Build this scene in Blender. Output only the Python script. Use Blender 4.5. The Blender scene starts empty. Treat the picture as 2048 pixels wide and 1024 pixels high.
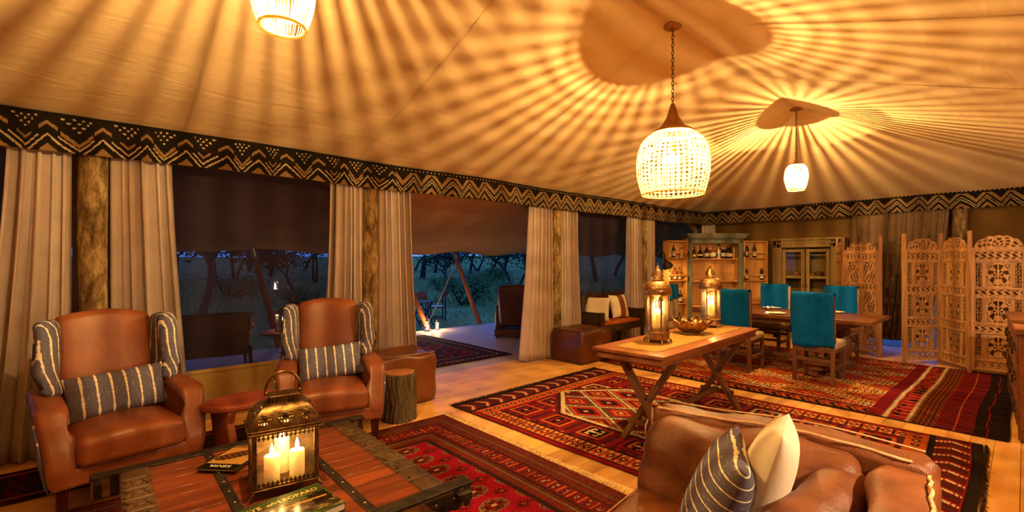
import bpy, math, random
import numpy as np
from mathutils import Vector, Matrix
random.seed(7); RNG = np.random.default_rng(7)
PI = math.pi
SC = bpy.context.scene
COL = SC.collection

# ---------------------------------------------------------------- camera, sky, exposure
cam_d = bpy.data.cameras.new('camera'); cam = bpy.data.objects.new('camera', cam_d); COL.objects.link(cam)
HEAD = math.radians(47.8)
cam.location = (0, 0, 1.5); cam.rotation_euler = (PI/2, 0, HEAD - PI/2)
cam_d.sensor_width = 36; cam_d.lens = 36*930/2048; cam_d.shift_y = 13/2048
cam_d.clip_start = 0.02; cam_d.clip_end = 600
SC.camera = cam
SC.view_settings.view_transform = 'Standard'; SC.view_settings.look = 'None'
SC.view_settings.gamma = 1; SC.view_settings.exposure = 1.1; SC.view_settings.use_curve_mapping = False

world = bpy.data.worlds.new('dusk_sky'); SC.world = world; world.use_nodes = True
_nt = world.node_tree; _bg = _nt.nodes['Background']
_tc = _nt.nodes.new('ShaderNodeTexCoord'); _sep = _nt.nodes.new('ShaderNodeSeparateXYZ'); _rp = _nt.nodes.new('ShaderNodeValToRGB')
_nt.links.new(_tc.outputs['Generated'], _sep.inputs[0]); _nt.links.new(_sep.outputs['Z'], _rp.inputs[0]); _nt.links.new(_rp.outputs[0], _bg.inputs[0])
_rp.color_ramp.elements[0].position = 0.0; _rp.color_ramp.elements[0].color = (0.030, 0.115, 0.46, 1)
_rp.color_ramp.elements[1].position = 0.6; _rp.color_ramp.elements[1].color = (0.018, 0.06, 0.26, 1)
_bg.inputs[1].default_value = 2.0

# light levels (radiant watts of each lamp; colour of the filament / flame)
WARM = (1.0, 0.67, 0.24); FLAME = (1.0, 0.58, 0.20); SOFTW = (1.0, 0.72, 0.42)
P_BIG, P_SMALL, P_READ, P_FLOOR, P_FLOOR2, P_CANDLE = 280, 290, 45, 220, 130, 0.8

SC.cycles.max_bounces = 8; SC.cycles.diffuse_bounces = 3; SC.cycles.glossy_bounces = 3; SC.cycles.transparent_max_bounces = 16

# ---------------------------------------------------------------- helpers
def srgb(r, g, b):
    f = lambda c: (c/255/12.92) if c/255 <= 0.04045 else ((c/255+0.055)/1.055)**2.4
    return (f(r), f(g), f(b))
def T(x=0, y=0, z=0): return Matrix.Translation((x, y, z))
def RZ(a): return Matrix.Rotation(a, 4, 'Z')
def RX(a): return Matrix.Rotation(a, 4, 'X')
def RY(a): return Matrix.Rotation(a, 4, 'Y')

class MB:
    def __init__(s): s.v = []; s.f = []
    def add(s, v, f, M=None):
        b = len(s.v)
        if M is not None: v = [tuple(M @ Vector(p)) for p in v]
        s.v += [tuple(p) for p in v]; s.f += [tuple(i+b for i in q) for q in f]
        return s
    def box(s, x0, x1, y0, y1, z0, z1, M=None):
        v = [(x0,y0,z0),(x1,y0,z0),(x1,y1,z0),(x0,y1,z0),(x0,y0,z1),(x1,y0,z1),(x1,y1,z1),(x0,y1,z1)]
        return s.add(v, [(3,2,1,0),(4,5,6,7),(0,1,5,4),(1,2,6,5),(2,3,7,6),(3,0,4,7)], M)
    def beam(s, p, q, w, h, up=(0,0,1), w2=None, h2=None):
        p = Vector(p); q = Vector(q); d = (q-p).normalized(); u = Vector(up)
        if abs(d.dot(u)) > 0.98: u = Vector((0,1,0))
        x = d.cross(u).normalized(); y = x.cross(d).normalized(); w2 = w if w2 is None else w2; h2 = h if h2 is None else h2
        v = []
        for c, a, b in ((p, w/2, h/2), (q, w2/2, h2/2)):
            v += [c-x*a-y*b, c+x*a-y*b, c+x*a+y*b, c-x*a+y*b]
        return s.add(v, [(3,2,1,0),(4,5,6,7),(0,1,5,4),(1,2,6,5),(2,3,7,6),(3,0,4,7)])
    def tube(s, pts, r, n=8, closed=False, M=None):
        P = [Vector(p) for p in pts]; m = len(P); R = r if isinstance(r, (list, tuple)) else [r]*m
        v = []; f = []; prev = None
        for i in range(m):
            a = P[(i-1) % m] if (closed or i > 0) else P[i]; b = P[(i+1) % m] if (closed or i < m-1) else P[i]
            d = (b-a).normalized()
            if prev is None:
                t = Vector((0,0,1)) if abs(d.z) < 0.9 else Vector((1,0,0)); x = d.cross(t).normalized()
            else:
                x = (prev - d*prev.dot(d)).normalized()
            prev = x; y = d.cross(x)
            for k in range(n):
                an = 2*PI*k/n; v.append(P[i] + (x*math.cos(an) + y*math.sin(an))*R[i])
        for i in range(m if closed else m-1):
            j = (i+1) % m
            for k in range(n): f.append((i*n+k, i*n+(k+1)%n, j*n+(k+1)%n, j*n+k))
        if not closed: f.append(tuple(range(n-1,-1,-1))); f.append(tuple((m-1)*n+k for k in range(n)))
        return s.add(v, f, M)
    def lathe(s, prof, n=20, M=None, cap=True):
        v = []; f = []; m = len(prof)
        for r, z in prof:
            for k in range(n): a = 2*PI*k/n; v.append((r*math.cos(a), r*math.sin(a), z))
        for i in range(m-1):
            for k in range(n): f.append((i*n+k, i*n+(k+1)%n, (i+1)*n+(k+1)%n, (i+1)*n+k))
        if cap: f.append(tuple(range(n-1,-1,-1))); f.append(tuple((m-1)*n+k for k in range(n)))
        return s.add(v, f, M)
    def prism(s, poly, z0, z1, M=None):
        n = len(poly); v = [(x,y,z0) for x,y in poly] + [(x,y,z1) for x,y in poly]
        f = [tuple(range(n-1,-1,-1)), tuple(range(n,2*n))] + [(i,(i+1)%n,n+(i+1)%n,n+i) for i in range(n)]
        return s.add(v, f, M)
    def grid(s, fn, nu, nv, mask=None, wrap=False, M=None):
        v = [fn(i/nu, j/nv) for j in range(nv+1) for i in range(nu+1 if not wrap else nu)]
        w = nu if wrap else nu+1; f = []
        for j in range(nv):
            for i in range(nu):
                if mask is None or mask(( i+.5)/nu, (j+.5)/nv):
                    i2 = (i+1) % w if wrap else i+1
                    f.append((j*w+i, j*w+i2, (j+1)*w+i2, (j+1)*w+i))
        return s.add(v, f, M)
    def rbox(s, c, sz, r, k=3, m=4, fn=None, M=None):
        h = [d/2 for d in sz]; r = min(r, min(h)*0.999); ax = []
        for a in range(3):
            q = h[a]-r
            lo = [-(q + r*math.tan(PI/4*(k-i)/k)) for i in range(k)]; mid = [-q + 2*q*i/m for i in range(m+1)]
            ax.append(lo + mid + [-t for t in reversed(lo)])
        v = []; f = []; idx = {}
        def pt(p):
            key = tuple(round(t,6) for t in p)
            if key in idx: return idx[key]
            inn = Vector([max(-(h[a]-r), min(h[a]-r, p[a])) for a in range(3)]); d = Vector(p)-inn
            q = inn + (d.normalized()*r if d.length > 1e-9 else d)
            if fn: q = Vector(fn(q.x/h[0], q.y/h[1], q.z/h[2], q))
            idx[key] = len(v); v.append((q.x+c[0], q.y+c[1], q.z+c[2])); return idx[key]
        for a in range(3):
            b, d = (a+1)%3, (a+2)%3
            for sgn in (-1, 1):
                for i in range(len(ax[b])-1):
                    for j in range(len(ax[d])-1):
                        q = []
                        for di, dj in ((0,0),(1,0),(1,1),(0,1)):
                            p = [0,0,0]; p[a] = sgn*h[a]; p[b] = ax[b][i+di]; p[d] = ax[d][j+dj]; q.append(pt(p))
                        if sgn < 0: q.reverse()
                        f.append(tuple(q))
        return s.add(v, f, M)
    def pillow(s, w, h, t, n=16, M=None, wob=0.0):
        v = []; f = []
        for sd in (1, -1):
            b = len(v)
            for j in range(n+1):
                for i in range(n+1):
                    u = -1+2*i/n; q = -1+2*j/n; u = math.sin(u*PI/2); q = math.sin(q*PI/2)
                    e = max(0, 1-abs(u)**3.2)**.55*max(0, 1-abs(q)**3.2)**.55
                    z = sd*t/2*e*(1+wob*math.sin(3.1*u+1.3*sd)*math.cos(2.7*q))
                    v.append((w/2*u*(1-.05*(1-q*q)), h/2*q*(1-.05*(1-u*u)), z))
            for j in range(n):
                for i in range(n):
                    a = b+j*(n+1)+i; q4 = (a, a+1, a+n+2, a+n+1)
                    f.append(q4 if sd > 0 else q4[::-1])
        return s.add(v, f, M)
    def ball(s, c, r, n=10, m=6, M=None):
        r3 = r if isinstance(r, (tuple, list)) else (r, r, r)
        return s.grid(lambda u, v: (c[0]+r3[0]*math.cos(2*PI*u)*math.sin(PI*(.001+.998*v)), c[1]+r3[1]*math.sin(2*PI*u)*math.sin(PI*(.001+.998*v)), c[2]-r3[2]*math.cos(PI*v)), n, m, wrap=True, M=M)
    def mesh(s, name, smooth=35):
        me = bpy.data.meshes.new(name); me.from_pydata(s.v, [], s.f); me.update()
        if smooth:
            me.shade_smooth(); me.set_sharp_from_angle(angle=math.radians(smooth))
        return me

def obj(name, mb, mat, parent=None, M=None, smooth=35, bevel=0, seg=2, solid=0, subd=0, off=0.0):
    me = mb.mesh(name, smooth) if isinstance(mb, MB) else mb
    o = bpy.data.objects.new(name, me); COL.objects.link(o)
    if mat is not None and not len(me.materials): me.materials.append(mat)
    if parent is not None: o.parent = parent
    if M is not None: o.matrix_local = M
    if subd:
        m = o.modifiers.new('sub', 'SUBSURF'); m.levels = m.render_levels = subd
    if solid:
        m = o.modifiers.new('solid', 'SOLIDIFY'); m.thickness = solid; m.offset = off
    if bevel:
        m = o.modifiers.new('bevel', 'BEVEL'); m.width = bevel; m.segments = seg; m.limit_method = 'ANGLE'; m.angle_limit = math.radians(40)
        m.harden_normals = False
    return o
def tag(o, label, cat, group=None):
    o['label'] = label; o['category'] = cat
    if group: o['group'] = group
    return o
def thing(name, label, cat, loc=(0,0,0), rz=0, group=None):
    o = bpy.data.objects.new(name, None); COL.objects.link(o); o.empty_display_size = .1
    o.location = loc; o.rotation_euler = (0,0,rz); return tag(o, label, cat, group)
def struct(o): o['kind'] = 'structure'; return o
def dup(root, loc, rz=None, label=None, group=None, rot=None):
    def cp(o, par):
        c = o.copy(); COL.objects.link(c); c.parent = par
        for ch in list(o.children): cp(ch, c)
        return c
    r = cp(root, None); r.location = loc
    if rz is not None: r.rotation_euler = (0,0,rz)
    if rot is not None: r.rotation_euler = rot
    if label: r['label'] = label
    if group: r['group'] = group
    return r
def face_to(dx, dy): return math.atan2(dx, -dy)      # local -Y turned to (dx, dy)
def point_light(parent, loc, watts, col, r=0.03):
    l = bpy.data.lights.new('glow', 'POINT'); l.energy = watts; l.color = col; l.shadow_soft_size = r
    o = bpy.data.objects.new('glow', l); COL.objects.link(o); o.parent = parent; o.location = loc; return o

# ---------------------------------------------------------------- materials
class NM:
    def __init__(s, name):
        s.m = bpy.data.materials.new(name); s.m.use_nodes = True; s.t = s.m.node_tree; s.b = s.t.nodes['Principled BSDF']; s.o = s.t.nodes['Material Output']
        s._c = {}
    def n(s, ty): return s.t.nodes.new(ty)
    def l(s, a, b): s.t.links.new(a, b)
    def put(s, sock, v):
        if isinstance(v, bpy.types.NodeSocket): s.l(v, sock)
        elif v is not None: sock.default_value = v
    def co(s, kind='Object'):
        if kind not in s._c: s._c[kind] = s.n('ShaderNodeTexCoord').outputs[kind]
        return s._c[kind]
    def xyz(s, v):
        q = s.n('ShaderNodeSeparateXYZ'); s.l(v, q.inputs[0]); return q.outputs
    def map(s, v, sc=(1,1,1), loc=(0,0,0), rot=(0,0,0)):
        q = s.n('ShaderNodeMapping'); s.l(v, q.inputs[0]); q.inputs['Scale'].default_value = sc; q.inputs['Location'].default_value = loc; q.inputs['Rotation'].default_value = rot; return q.outputs[0]
    def noise(s, v, scale, det=4, rough=.55, dist=0):
        q = s.n('ShaderNodeTexNoise'); s.l(v, q.inputs['Vector']); q.inputs['Scale'].default_value = scale; q.inputs['Detail'].default_value = det
        q.inputs['Roughness'].default_value = rough; q.inputs['Distortion'].default_value = dist; return q.outputs[0]
    def vor(s, v, scale, feat='F1'):
        q = s.n('ShaderNodeTexVoronoi'); s.l(v, q.inputs['Vector']); q.inputs['Scale'].default_value = scale; q.feature = feat; return q.outputs[0]
    def math(s, op, a, b=None, c=None, clamp=False):
        q = s.n('ShaderNodeMath'); q.operation = op; q.use_clamp = clamp
        for i, x in enumerate((a, b, c)): s.put(q.inputs[i], x)
        return q.outputs[0]
    def ramp(s, v, stops, const=False):
        q = s.n('ShaderNodeValToRGB'); s.l(v, q.inputs[0]); cr = q.color_ramp
        if const: cr.interpolation = 'CONSTANT'
        while len(cr.elements) < len(stops): cr.elements.new(.5)
        for e, (p, c) in zip(cr.elements, stops):
            e.position = p; e.color = (*c, 1) if not isinstance(c, (int, float)) else (c, c, c, 1)
        return q.outputs[0]
    def mix(s, f, a, b, mode='MIX'):
        q = s.n('ShaderNodeMix'); q.data_type = 'RGBA'; q.blend_type = mode
        s.put(q.inputs[0], f)
        for k, x in ((6, a), (7, b)): s.put(q.inputs[k], (*x, 1) if isinstance(x, tuple) and len(x) == 3 else x)
        return q.outputs[2]
    def bump(s, h, strength=.3, dist=.01):
        q = s.n('ShaderNodeBump'); s.l(h, q.inputs['Height']); q.inputs['Strength'].default_value = strength; q.inputs['Distance'].default_value = dist
        s.l(q.outputs[0], s.b.inputs['Normal']); return s
    def set(s, col=None, rough=None, metal=None, spec=None, **kw):
        if col is not None: s.put(s.b.inputs['Base Color'], (*col, 1) if isinstance(col, tuple) and len(col) == 3 else col)
        s.put(s.b.inputs['Roughness'], rough); s.put(s.b.inputs['Metallic'], metal); s.put(s.b.inputs['Specular IOR Level'], spec)
        for k, v in kw.items(): s.put(s.b.inputs[k], v)
        return s
    def surf(s, sh): s.l(sh, s.o.inputs['Surface']); return s

def rand_obj(a):                          # a little random value per object
    q = a.n('ShaderNodeObjectInfo'); return q.outputs['Random']
def m_wood(name, c1, c2, axis=0, scale=6, rough=.45, vary=.25, knots=False, spec=.4):
    a = NM(name); sc = [1,1,1]; sc[axis] = .09
    v = a.co('Object'); off = a.n('ShaderNodeVectorMath'); off.operation = 'MULTIPLY_ADD'
    rn = a.n('ShaderNodeCombineXYZ'); r = rand_obj(a)
    for i in range(3): a.l(r, rn.inputs[i])
    a.l(rn.outputs[0], off.inputs[0]); off.inputs[1].default_value = (37, 53, 71); a.l(v, off.inputs[2]); v = off.outputs[0]
    g = a.noise(a.map(v, tuple(sc)), scale, 6, .6, 1.2); g2 = a.noise(a.map(v, tuple(x*4 if i != axis else x for i, x in enumerate(sc))), scale*5, 3)
    c = a.ramp(a.math('ADD', a.math('MULTIPLY', g, .75), a.math('MULTIPLY', g2, .25)), [(.32, c1), (.66, c2)])
    br = a.math('ADD', a.math('MULTIPLY', r, vary), 1-vary/2)
    c = a.mix(1.0, c, (1,1,1), 'MIX') if False else c
    hs = a.n('ShaderNodeHueSaturation'); a.l(c, hs.inputs['Color']); a.l(br, hs.inputs['Value']); c = hs.outputs[0]
    if knots:
        k = a.vor(a.map(v, tuple(.35 if i == axis else 1.0 for i in range(3))), 5.5); kk = a.math('SMOOTH_MIN', a.math('MULTIPLY', k, 9), 1, .2)
        c = a.mix(kk, tuple(x*.28 for x in c1), c)
    a.set(c, a.math('ADD', a.math('MULTIPLY', g2, .25), rough-.12), spec=spec); a.bump(g2, .15, .004); return a.m
def m_leather(name, c1, c2, rough=.38, scale=3.0, bs=.12):
    a = NM(name); v = a.co('Object'); n1 = a.noise(v, scale, 5, .6); n2 = a.vor(v, 260); n3 = a.noise(v, 28, 4)
    a.set(a.ramp(a.math('ADD', a.math('MULTIPLY', n1, .8), a.math('MULTIPLY', n3, .2)), [(.3, c1), (.7, c2)]), a.math('ADD', a.math('MULTIPLY', n1, .25), rough-.12), spec=.45)
    a.bump(a.math('ADD', a.math('MULTIPLY', n2, .25), n3), bs, .004 if bs < .2 else .012); return a.m
def m_fabric(name, c1, c2=None, rough=.9, weave=420, nscale=6, trans=0.0, bump=.25, spec=.1):
    a = NM(name); c2 = c2 or tuple(x*.8 for x in c1); v = a.co('Object'); n = a.noise(v, nscale, 4); w = a.noise(v, weave, 2)
    a.set(a.ramp(a.math('ADD', a.math('MULTIPLY', n, .7), a.math('MULTIPLY', w, .3)), [(.35, c2), (.65, c1)]), rough, spec=spec); a.bump(w, bump, .003)
    if trans:
        t = a.n('ShaderNodeBsdfTranslucent'); t.inputs[0].default_value = (*c1, 1); mx = a.n('ShaderNodeMixShader'); mx.inputs[0].default_value = trans
        a.l(a.b.outputs[0], mx.inputs[1]); a.l(t.outputs[0], mx.inputs[2]); a.surf(mx.outputs[0])
    return a.m
def m_metal(name, c1, c2, rough=.35, scale=14, metal=1.0):
    a = NM(name); v = a.co('Object'); n = a.noise(v, scale, 5, .65)
    a.set(a.ramp(n, [(.35, c1), (.65, c2)]), a.math('ADD', a.math('MULTIPLY', n, .3), rough-.15), metal); a.bump(n, .15, .003); return a.m
def m_plain(name, c, rough=.5, metal=0, spec=.5):
    a = NM(name); n = a.noise(a.co('Object'), 20, 3); a.set(a.mix(n, tuple(x*.88 for x in c), tuple(min(1, x*1.08) for x in c)), rough, metal, spec); return a.m
def m_emit(name, c, strength, see=0.0):
    a = NM(name); e = a.n('ShaderNodeEmission'); e.inputs[0].default_value = (*c, 1); e.inputs[1].default_value = strength
    if see:
        t = a.n('ShaderNodeBsdfTransparent'); mx = a.n('ShaderNodeMixShader'); mx.inputs[0].default_value = see
        a.l(e.outputs[0], mx.inputs[1]); a.l(t.outputs[0], mx.inputs[2]); a.surf(mx.outputs[0])
    else: a.surf(e.outputs[0])
    return a.m
def m_glass(name, tint=(1,1,1), refl=.09, dirt=.0, rough=.02, fk=.5):
    a = NM(name); t = a.n('ShaderNodeBsdfTransparent'); t.inputs[0].default_value = (*tint, 1)
    g = a.n('ShaderNodeBsdfGlossy'); g.inputs['Roughness'].default_value = rough; g.inputs[0].default_value = (1,1,1,1)
    fr = a.n('ShaderNodeLayerWeight'); fr.inputs[0].default_value = .3
    mx = a.n('ShaderNodeMixShader'); a.l(a.math('ADD', a.math('MULTIPLY', fr.outputs['Fresnel'], fk), refl, clamp=True), mx.inputs[0]); a.l(t.outputs[0], mx.inputs[1]); a.l(g.outputs[0], mx.inputs[2]); out = mx.outputs[0]
    if dirt:
        d = a.n('ShaderNodeBsdfTranslucent'); d.inputs[0].default_value = (.9,.75,.5,1); m2 = a.n('ShaderNodeMixShader')
        a.l(a.math('MULTIPLY', a.noise(a.co('Object'), 22, 5, .7), dirt*2), m2.inputs[0]); a.l(out, m2.inputs[1]); a.l(d.outputs[0], m2.inputs[2]); out = m2.outputs[0]
    a.surf(out); return a.m
def m_vcol(name, rough=.95, weave=300, bump=.5):
    a = NM(name); q = a.n('ShaderNodeAttribute'); q.attribute_name = 'Col'; v = a.co('Object'); w = a.noise(v, weave, 2); n = a.noise(v, 2.2, 4)
    hs = a.n('ShaderNodeHueSaturation'); a.l(q.outputs['Color'], hs.inputs['Color']); a.l(a.math('ADD', a.math('MULTIPLY', n, .5), .36), hs.inputs['Value'])
    a.set(hs.outputs[0], rough, spec=.1); a.bump(w, bump, .003); return a.m
def m_stripe(name, axis, ground, line, period, width, phase=0, diag=0.0):
    """woven ground with irregular knotted pale stripes across `axis`"""
    a = NM(name); v = a.co('Object'); q3 = a.xyz(v); p = a.math('ADD', q3[axis], a.math('MULTIPLY', q3[1-axis], diag)) if diag else q3[axis]; o2 = [1,1,1]; o2[axis] = 0
    ns = a.noise(a.map(v, (o2[0]*1.0, o2[1]*1.0, o2[2]*1.0)), 34, 3); s1 = a.math('ADD', a.math('DIVIDE', p, period), phase)
    fr = a.math('FRACT', s1); d = a.math('ABSOLUTE', a.math('SUBTRACT', fr, .5)); wd = a.math('MULTIPLY', a.math('ADD', a.math('MULTIPLY', ns, 1.6), -.25), width/period)
    main = a.math('LESS_THAN', d, wd)
    fine = a.math('GREATER_THAN', a.noise(a.map(v, tuple(260 if i == axis else 22 for i in range(3))), 1, 2), .66)
    w = a.noise(v, 520, 2); gd = a.mix(a.noise(v, 60, 3), tuple(x*.75 for x in ground), ground)
    c = a.mix(a.math('MULTIPLY', fine, .35), gd, line); c = a.mix(main, c, line); a.set(c, .9, spec=.1); a.bump(w, .3, .003); return a.m

# palette
M = {}
M['canvas'] = m_fabric('tent_canvas', srgb(226,196,150), srgb(206,176,132), .85, 300, 1.6, trans=.0)
M['canvas_dim'] = m_fabric('tent_canvas_dim', srgb(122,90,46), srgb(102,74,38), .9, 300, 2)  # side-wall canvas again, its colour darkened for the dim back wall
M['canvas_lit'] = m_fabric('tent_canvas_lit', srgb(178,142,88), srgb(156,122,74), .9, 300, 2)  # same canvas in a lighter copy, coloured for the better-lit side walls
M['curtain_dim'] = m_fabric('curtain_linen_dim', srgb(150,122,92), srgb(128,102,76), .92, 380, 6)  # same linen as the other curtains, with dimmer light put into its colour
M['awning'] = m_fabric('awning_canvas', srgb(228,176,118), srgb(204,152,100), .9, 300, 1.2)
M['curtain'] = m_fabric('curtain_linen', srgb(204,184,174), srgb(188,168,158), .92, 380, 5)
M['pine'] = m_wood('pine_boards', srgb(222,152,70), srgb(246,194,112), 0, 5, .42, .22, True)
M['deck'] = m_wood('deck_boards', srgb(176,160,140), srgb(206,190,170), 0, 5, .5, .15, True)
def m_post():
    a = NM('mottled_post'); v = a.co('Object'); n1 = a.noise(a.map(v, (1,1,.3)), 26, 6, .75); n2 = a.noise(a.map(v, (1,1,.5)), 4.5, 4, .6)
    a.set(a.ramp(a.math('ADD', a.math('MULTIPLY', n1, .6), a.math('MULTIPLY', n2, .45)), [(.40, srgb(56,42,26)), (.52, srgb(130,106,70)), (.64, srgb(190,166,120))]), .8, spec=.15); a.bump(n1, .5, .01); return a.m
M['pole_bark'] = m_post()
M['tent_pole'] = m_wood('tent_pole_wood', srgb(110,58,28), srgb(160,92,48), 2, 7, .5, .1)
M['leather'] = m_leather('tan_leather', srgb(110,56,30), srgb(152,84,50))
M['leather_sofa'] = m_leather('cognac_leather', srgb(88,44,19), srgb(146,82,40), .44, 5.0, .4)
M['leather_dark'] = m_leather('dark_brown_leather', srgb(62,30,16), srgb(104,54,28), .42)
M['leather_pouf'] = m_leather('pouf_leather', srgb(92,48,20), srgb(138,80,38), .36)
M['mahogany'] = m_wood('mahogany', srgb(44,14,10), srgb(78,26,18), 2, 8, .3, .1)
M['rustic'] = m_wood('rustic_hardwood', srgb(46,18,10), srgb(136,62,28), 0, 7, .33, .45)
M['slab'] = m_wood('olive_slab', srgb(96,40,20), srgb(160,78,40), 0, 5, .35, .25)
M['slab_v'] = m_wood('olive_slab_upright', srgb(84,36,20), srgb(150,78,40), 2, 5, .4, .25)
M['carved'] = m_wood('carved_dark_wood', srgb(44,28,14), srgb(92,62,30), 1, 9, .5, .15)
M['beam'] = m_wood('worn_beam', srgb(70,42,22), srgb(122,80,44), 0, 6, .5, .2)
M['console'] = m_wood('console_wood', srgb(112,60,30), srgb(158,94,50), 0, 5, .35, .12)
M['console_leg'] = m_wood('console_leg_wood', srgb(84,52,30), srgb(134,90,54), 2, 6, .5, .15)
M['dining'] = m_wood('dining_wood', srgb(86,46,24), srgb(128,74,42), 1, 5, .3, .1)
M['dining_leg'] = m_wood('dining_leg_wood', srgb(74,42,22), srgb(118,74,42), 2, 6, .45, .15)
M['cab_in'] = m_wood('cabinet_teak', srgb(180,120,58), srgb(222,166,94), 2, 5, .5, .15)
M['cab_blue'] = m_wood('worn_blue_paint', srgb(84,92,84), srgb(122,118,96), 2, 16, .7, .1)
M['cab_green'] = m_wood('ochre_green_paint', srgb(104,84,40), srgb(146,116,62), 2, 12, .6, .1)
M['screen'] = m_wood('screen_wood', srgb(120,76,40), srgb(200,146,90), 2, 14, .55, .15)
M['bench'] = m_wood('bench_dark_wood', srgb(38,24,14), srgb(70,46,28), 0, 8, .45, .15)
M['chest'] = m_wood('chest_wood', srgb(88,46,22), srgb(140,80,42), 0, 5, .45, .2)
M['bark'] = m_wood('tree_bark', srgb(52,40,28), srgb(120,98,70), 2, 14, .9, .1)
M['endgrain'] = m_wood('stump_top', srgb(140,84,46), srgb(172,112,66), 0, 10, .6, .1)
M['iron'] = m_metal('black_iron', srgb(40,34,28), srgb(74,62,50), .5, 18, .8)
M['brass'] = m_metal('aged_brass', srgb(150,104,44), srgb(206,158,80), .34, 20)
M['oldbrass'] = m_metal('dull_brass_sheet', srgb(120,92,44), srgb(176,140,76), .45, 9)
M['bronze'] = m_metal('bronze_lantern', srgb(70,50,30), srgb(130,98,58), .42, 26)
M['antique'] = m_metal('antique_gold_lantern', srgb(120,84,50), srgb(186,142,92), .4, 26)
M['nail'] = m_metal('nail_heads', srgb(170,150,120), srgb(220,200,170), .3, 20)
M['steel'] = m_metal('steel_cap', srgb(120,124,130), srgb(170,174,180), .3, 20)
M['shade'] = m_fabric('woven_shade', srgb(222,180,116), srgb(196,150,90), .8, 200, 30, trans=.42)
M['stem'] = m_wood('lamp_stem_wood', srgb(120,72,36), srgb(160,104,58), 2, 8, .5, .1)
M['bulb'] = m_emit('bulb_glow', (1,.72,.38), 45, .35)
M['flame'] = m_emit('candle_flame', (1,.62,.22), 60, .0)
M['flame_far'] = m_emit('lantern_flame', (1,.66,.28), 70, .0)
def m_wax():
    a = NM('candle_wax'); a.set(srgb(244,226,186), .5, spec=.4); a.b.inputs['Subsurface Weight'].default_value = .6; a.b.inputs['Subsurface Radius'].default_value = (.03,.015,.006)
    a.b.inputs['Subsurface Scale'].default_value = 1.0; return a.m
M['wax'] = m_wax()
M['glass'] = m_glass('clear_glass', (1,1,1), .015); M['glass_cab'] = m_glass('cabinet_glass', (.95,.93,.86), .004, fk=.12); M['pane_old'] = m_glass('smoky_pane', (1,.97,.9), .07, .010); M['pane_dim'] = m_glass('lantern_pane', (1,.97,.9), .04, .018)
M['teal'] = m_fabric('teal_wool', srgb(4,92,158), srgb(3,74,134), .95, 500, 12)
M['suede'] = m_fabric('taupe_suede', srgb(180,152,122), srgb(152,126,100), .95, 500, 9)
M['suede_dark'] = m_fabric('brown_suede', srgb(104,82,62), srgb(84,64,48), .95, 500, 9)
M['cream'] = m_fabric('cream_cotton', srgb(236,222,198), srgb(222,206,180), .9, 600, 5)
M['rust'] = m_fabric('rust_cotton', srgb(186,100,44), srgb(164,84,36), .9, 500, 6)
M['stripe_x'] = m_stripe('grey_stripe_weave_x', 0, srgb(108,106,132), srgb(244,230,206), .074, .011)
M['stripe_y'] = m_stripe('grey_stripe_weave_y', 1, srgb(108,106,132), srgb(228,208,172), .062, .0065, .1)
M['stripe_sofa'] = m_stripe('grey_stripe_weave_sofa', 1, srgb(100,92,108), srgb(240,222,186), .043, .0048, .3)
M['runner'] = m_fabric('ochre_runner', srgb(166,126,62), srgb(144,108,52), .9, 500, 9)
M['rug'] = m_vcol('knotted_wool'); M['mudcloth'] = m_vcol('mud_cloth', .9, 260, .3); M['print'] = m_vcol('printed_cover', .16, 50, .0)
M['fringe'] = m_fabric('rug_fringe', srgb(226,190,130), srgb(196,156,100), .95, 300, 30)
M['fringe_dark'] = m_fabric('rug_fringe_dark', srgb(62,44,30), srgb(44,30,22), .95, 300, 30)
M['paper'] = m_plain('paper_edges', srgb(236,226,206), .8); M['white'] = m_plain('white_china', srgb(240,234,222), .25)
M['foil'] = m_plain('gold_lettering', srgb(226,176,84), .35, .3); M['white_ink'] = m_plain('pale_lettering', srgb(236,220,180), .4)
M['black'] = m_plain('matt_black', srgb(24,20,18), .5)
M['rope'] = m_fabric('rope', srgb(200,176,136), srgb(160,136,100), .95, 300, 40)
M['cane'] = m_fabric('cane_weave', srgb(120,84,46), srgb(92,62,34), .7, 180, 60)
M['terracotta'] = m_fabric('red_canvas', srgb(190,92,62), srgb(166,76,50), .9, 400, 6)

# ---------------------------------------------------------------- colour grids (every knot / printed cell is a face with its own colour)
L_ = lambda *c: np.array(srgb(*c))
def cgrid(name, cols, fx, mat, parent=None, keep=None):
    nv, nu = cols.shape[:2]
    U, V = np.meshgrid(np.linspace(0, 1, nu+1), np.linspace(0, 1, nv+1)); P = np.stack(fx(U, V), -1).reshape(-1, 3).astype(np.float32)
    i = np.arange(nu); j = np.arange(nv); I, J = np.meshgrid(i, j); a = (J*(nu+1)+I).ravel()
    Q = np.stack([a, a+1, a+nu+2, a+nu+1], -1).astype(np.int32); C = cols.reshape(-1, 3)
    if keep is not None: Q = Q[keep.ravel()]; C = C[keep.ravel()]
    me = bpy.data.meshes.new(name); n = len(Q)
    me.vertices.add(len(P)); me.vertices.foreach_set('co', P.ravel()); me.loops.add(n*4); me.loops.foreach_set('vertex_index', Q.ravel())
    me.polygons.add(n); me.polygons.foreach_set('loop_start', np.arange(0, n*4, 4, dtype=np.int32))
    me.update(calc_edges=True); me.validate()
    at = me.attributes.new('Col', 'FLOAT_COLOR', 'FACE'); at.data.foreach_set('color', np.concatenate([C, np.ones((n, 1))], 1).astype(np.float32).ravel())
    me.shade_smooth(); me.materials.append(mat)
    o = bpy.data.objects.new(name, me); COL.objects.link(o)
    if parent is not None: o.parent = parent
    return o
def frac(a): return a - np.floor(a)
def hsh(i, j, n): return ((np.floor(i)*73856093).astype(np.int64) ^ (np.floor(j)*19349663).astype(np.int64)) % n
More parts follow.
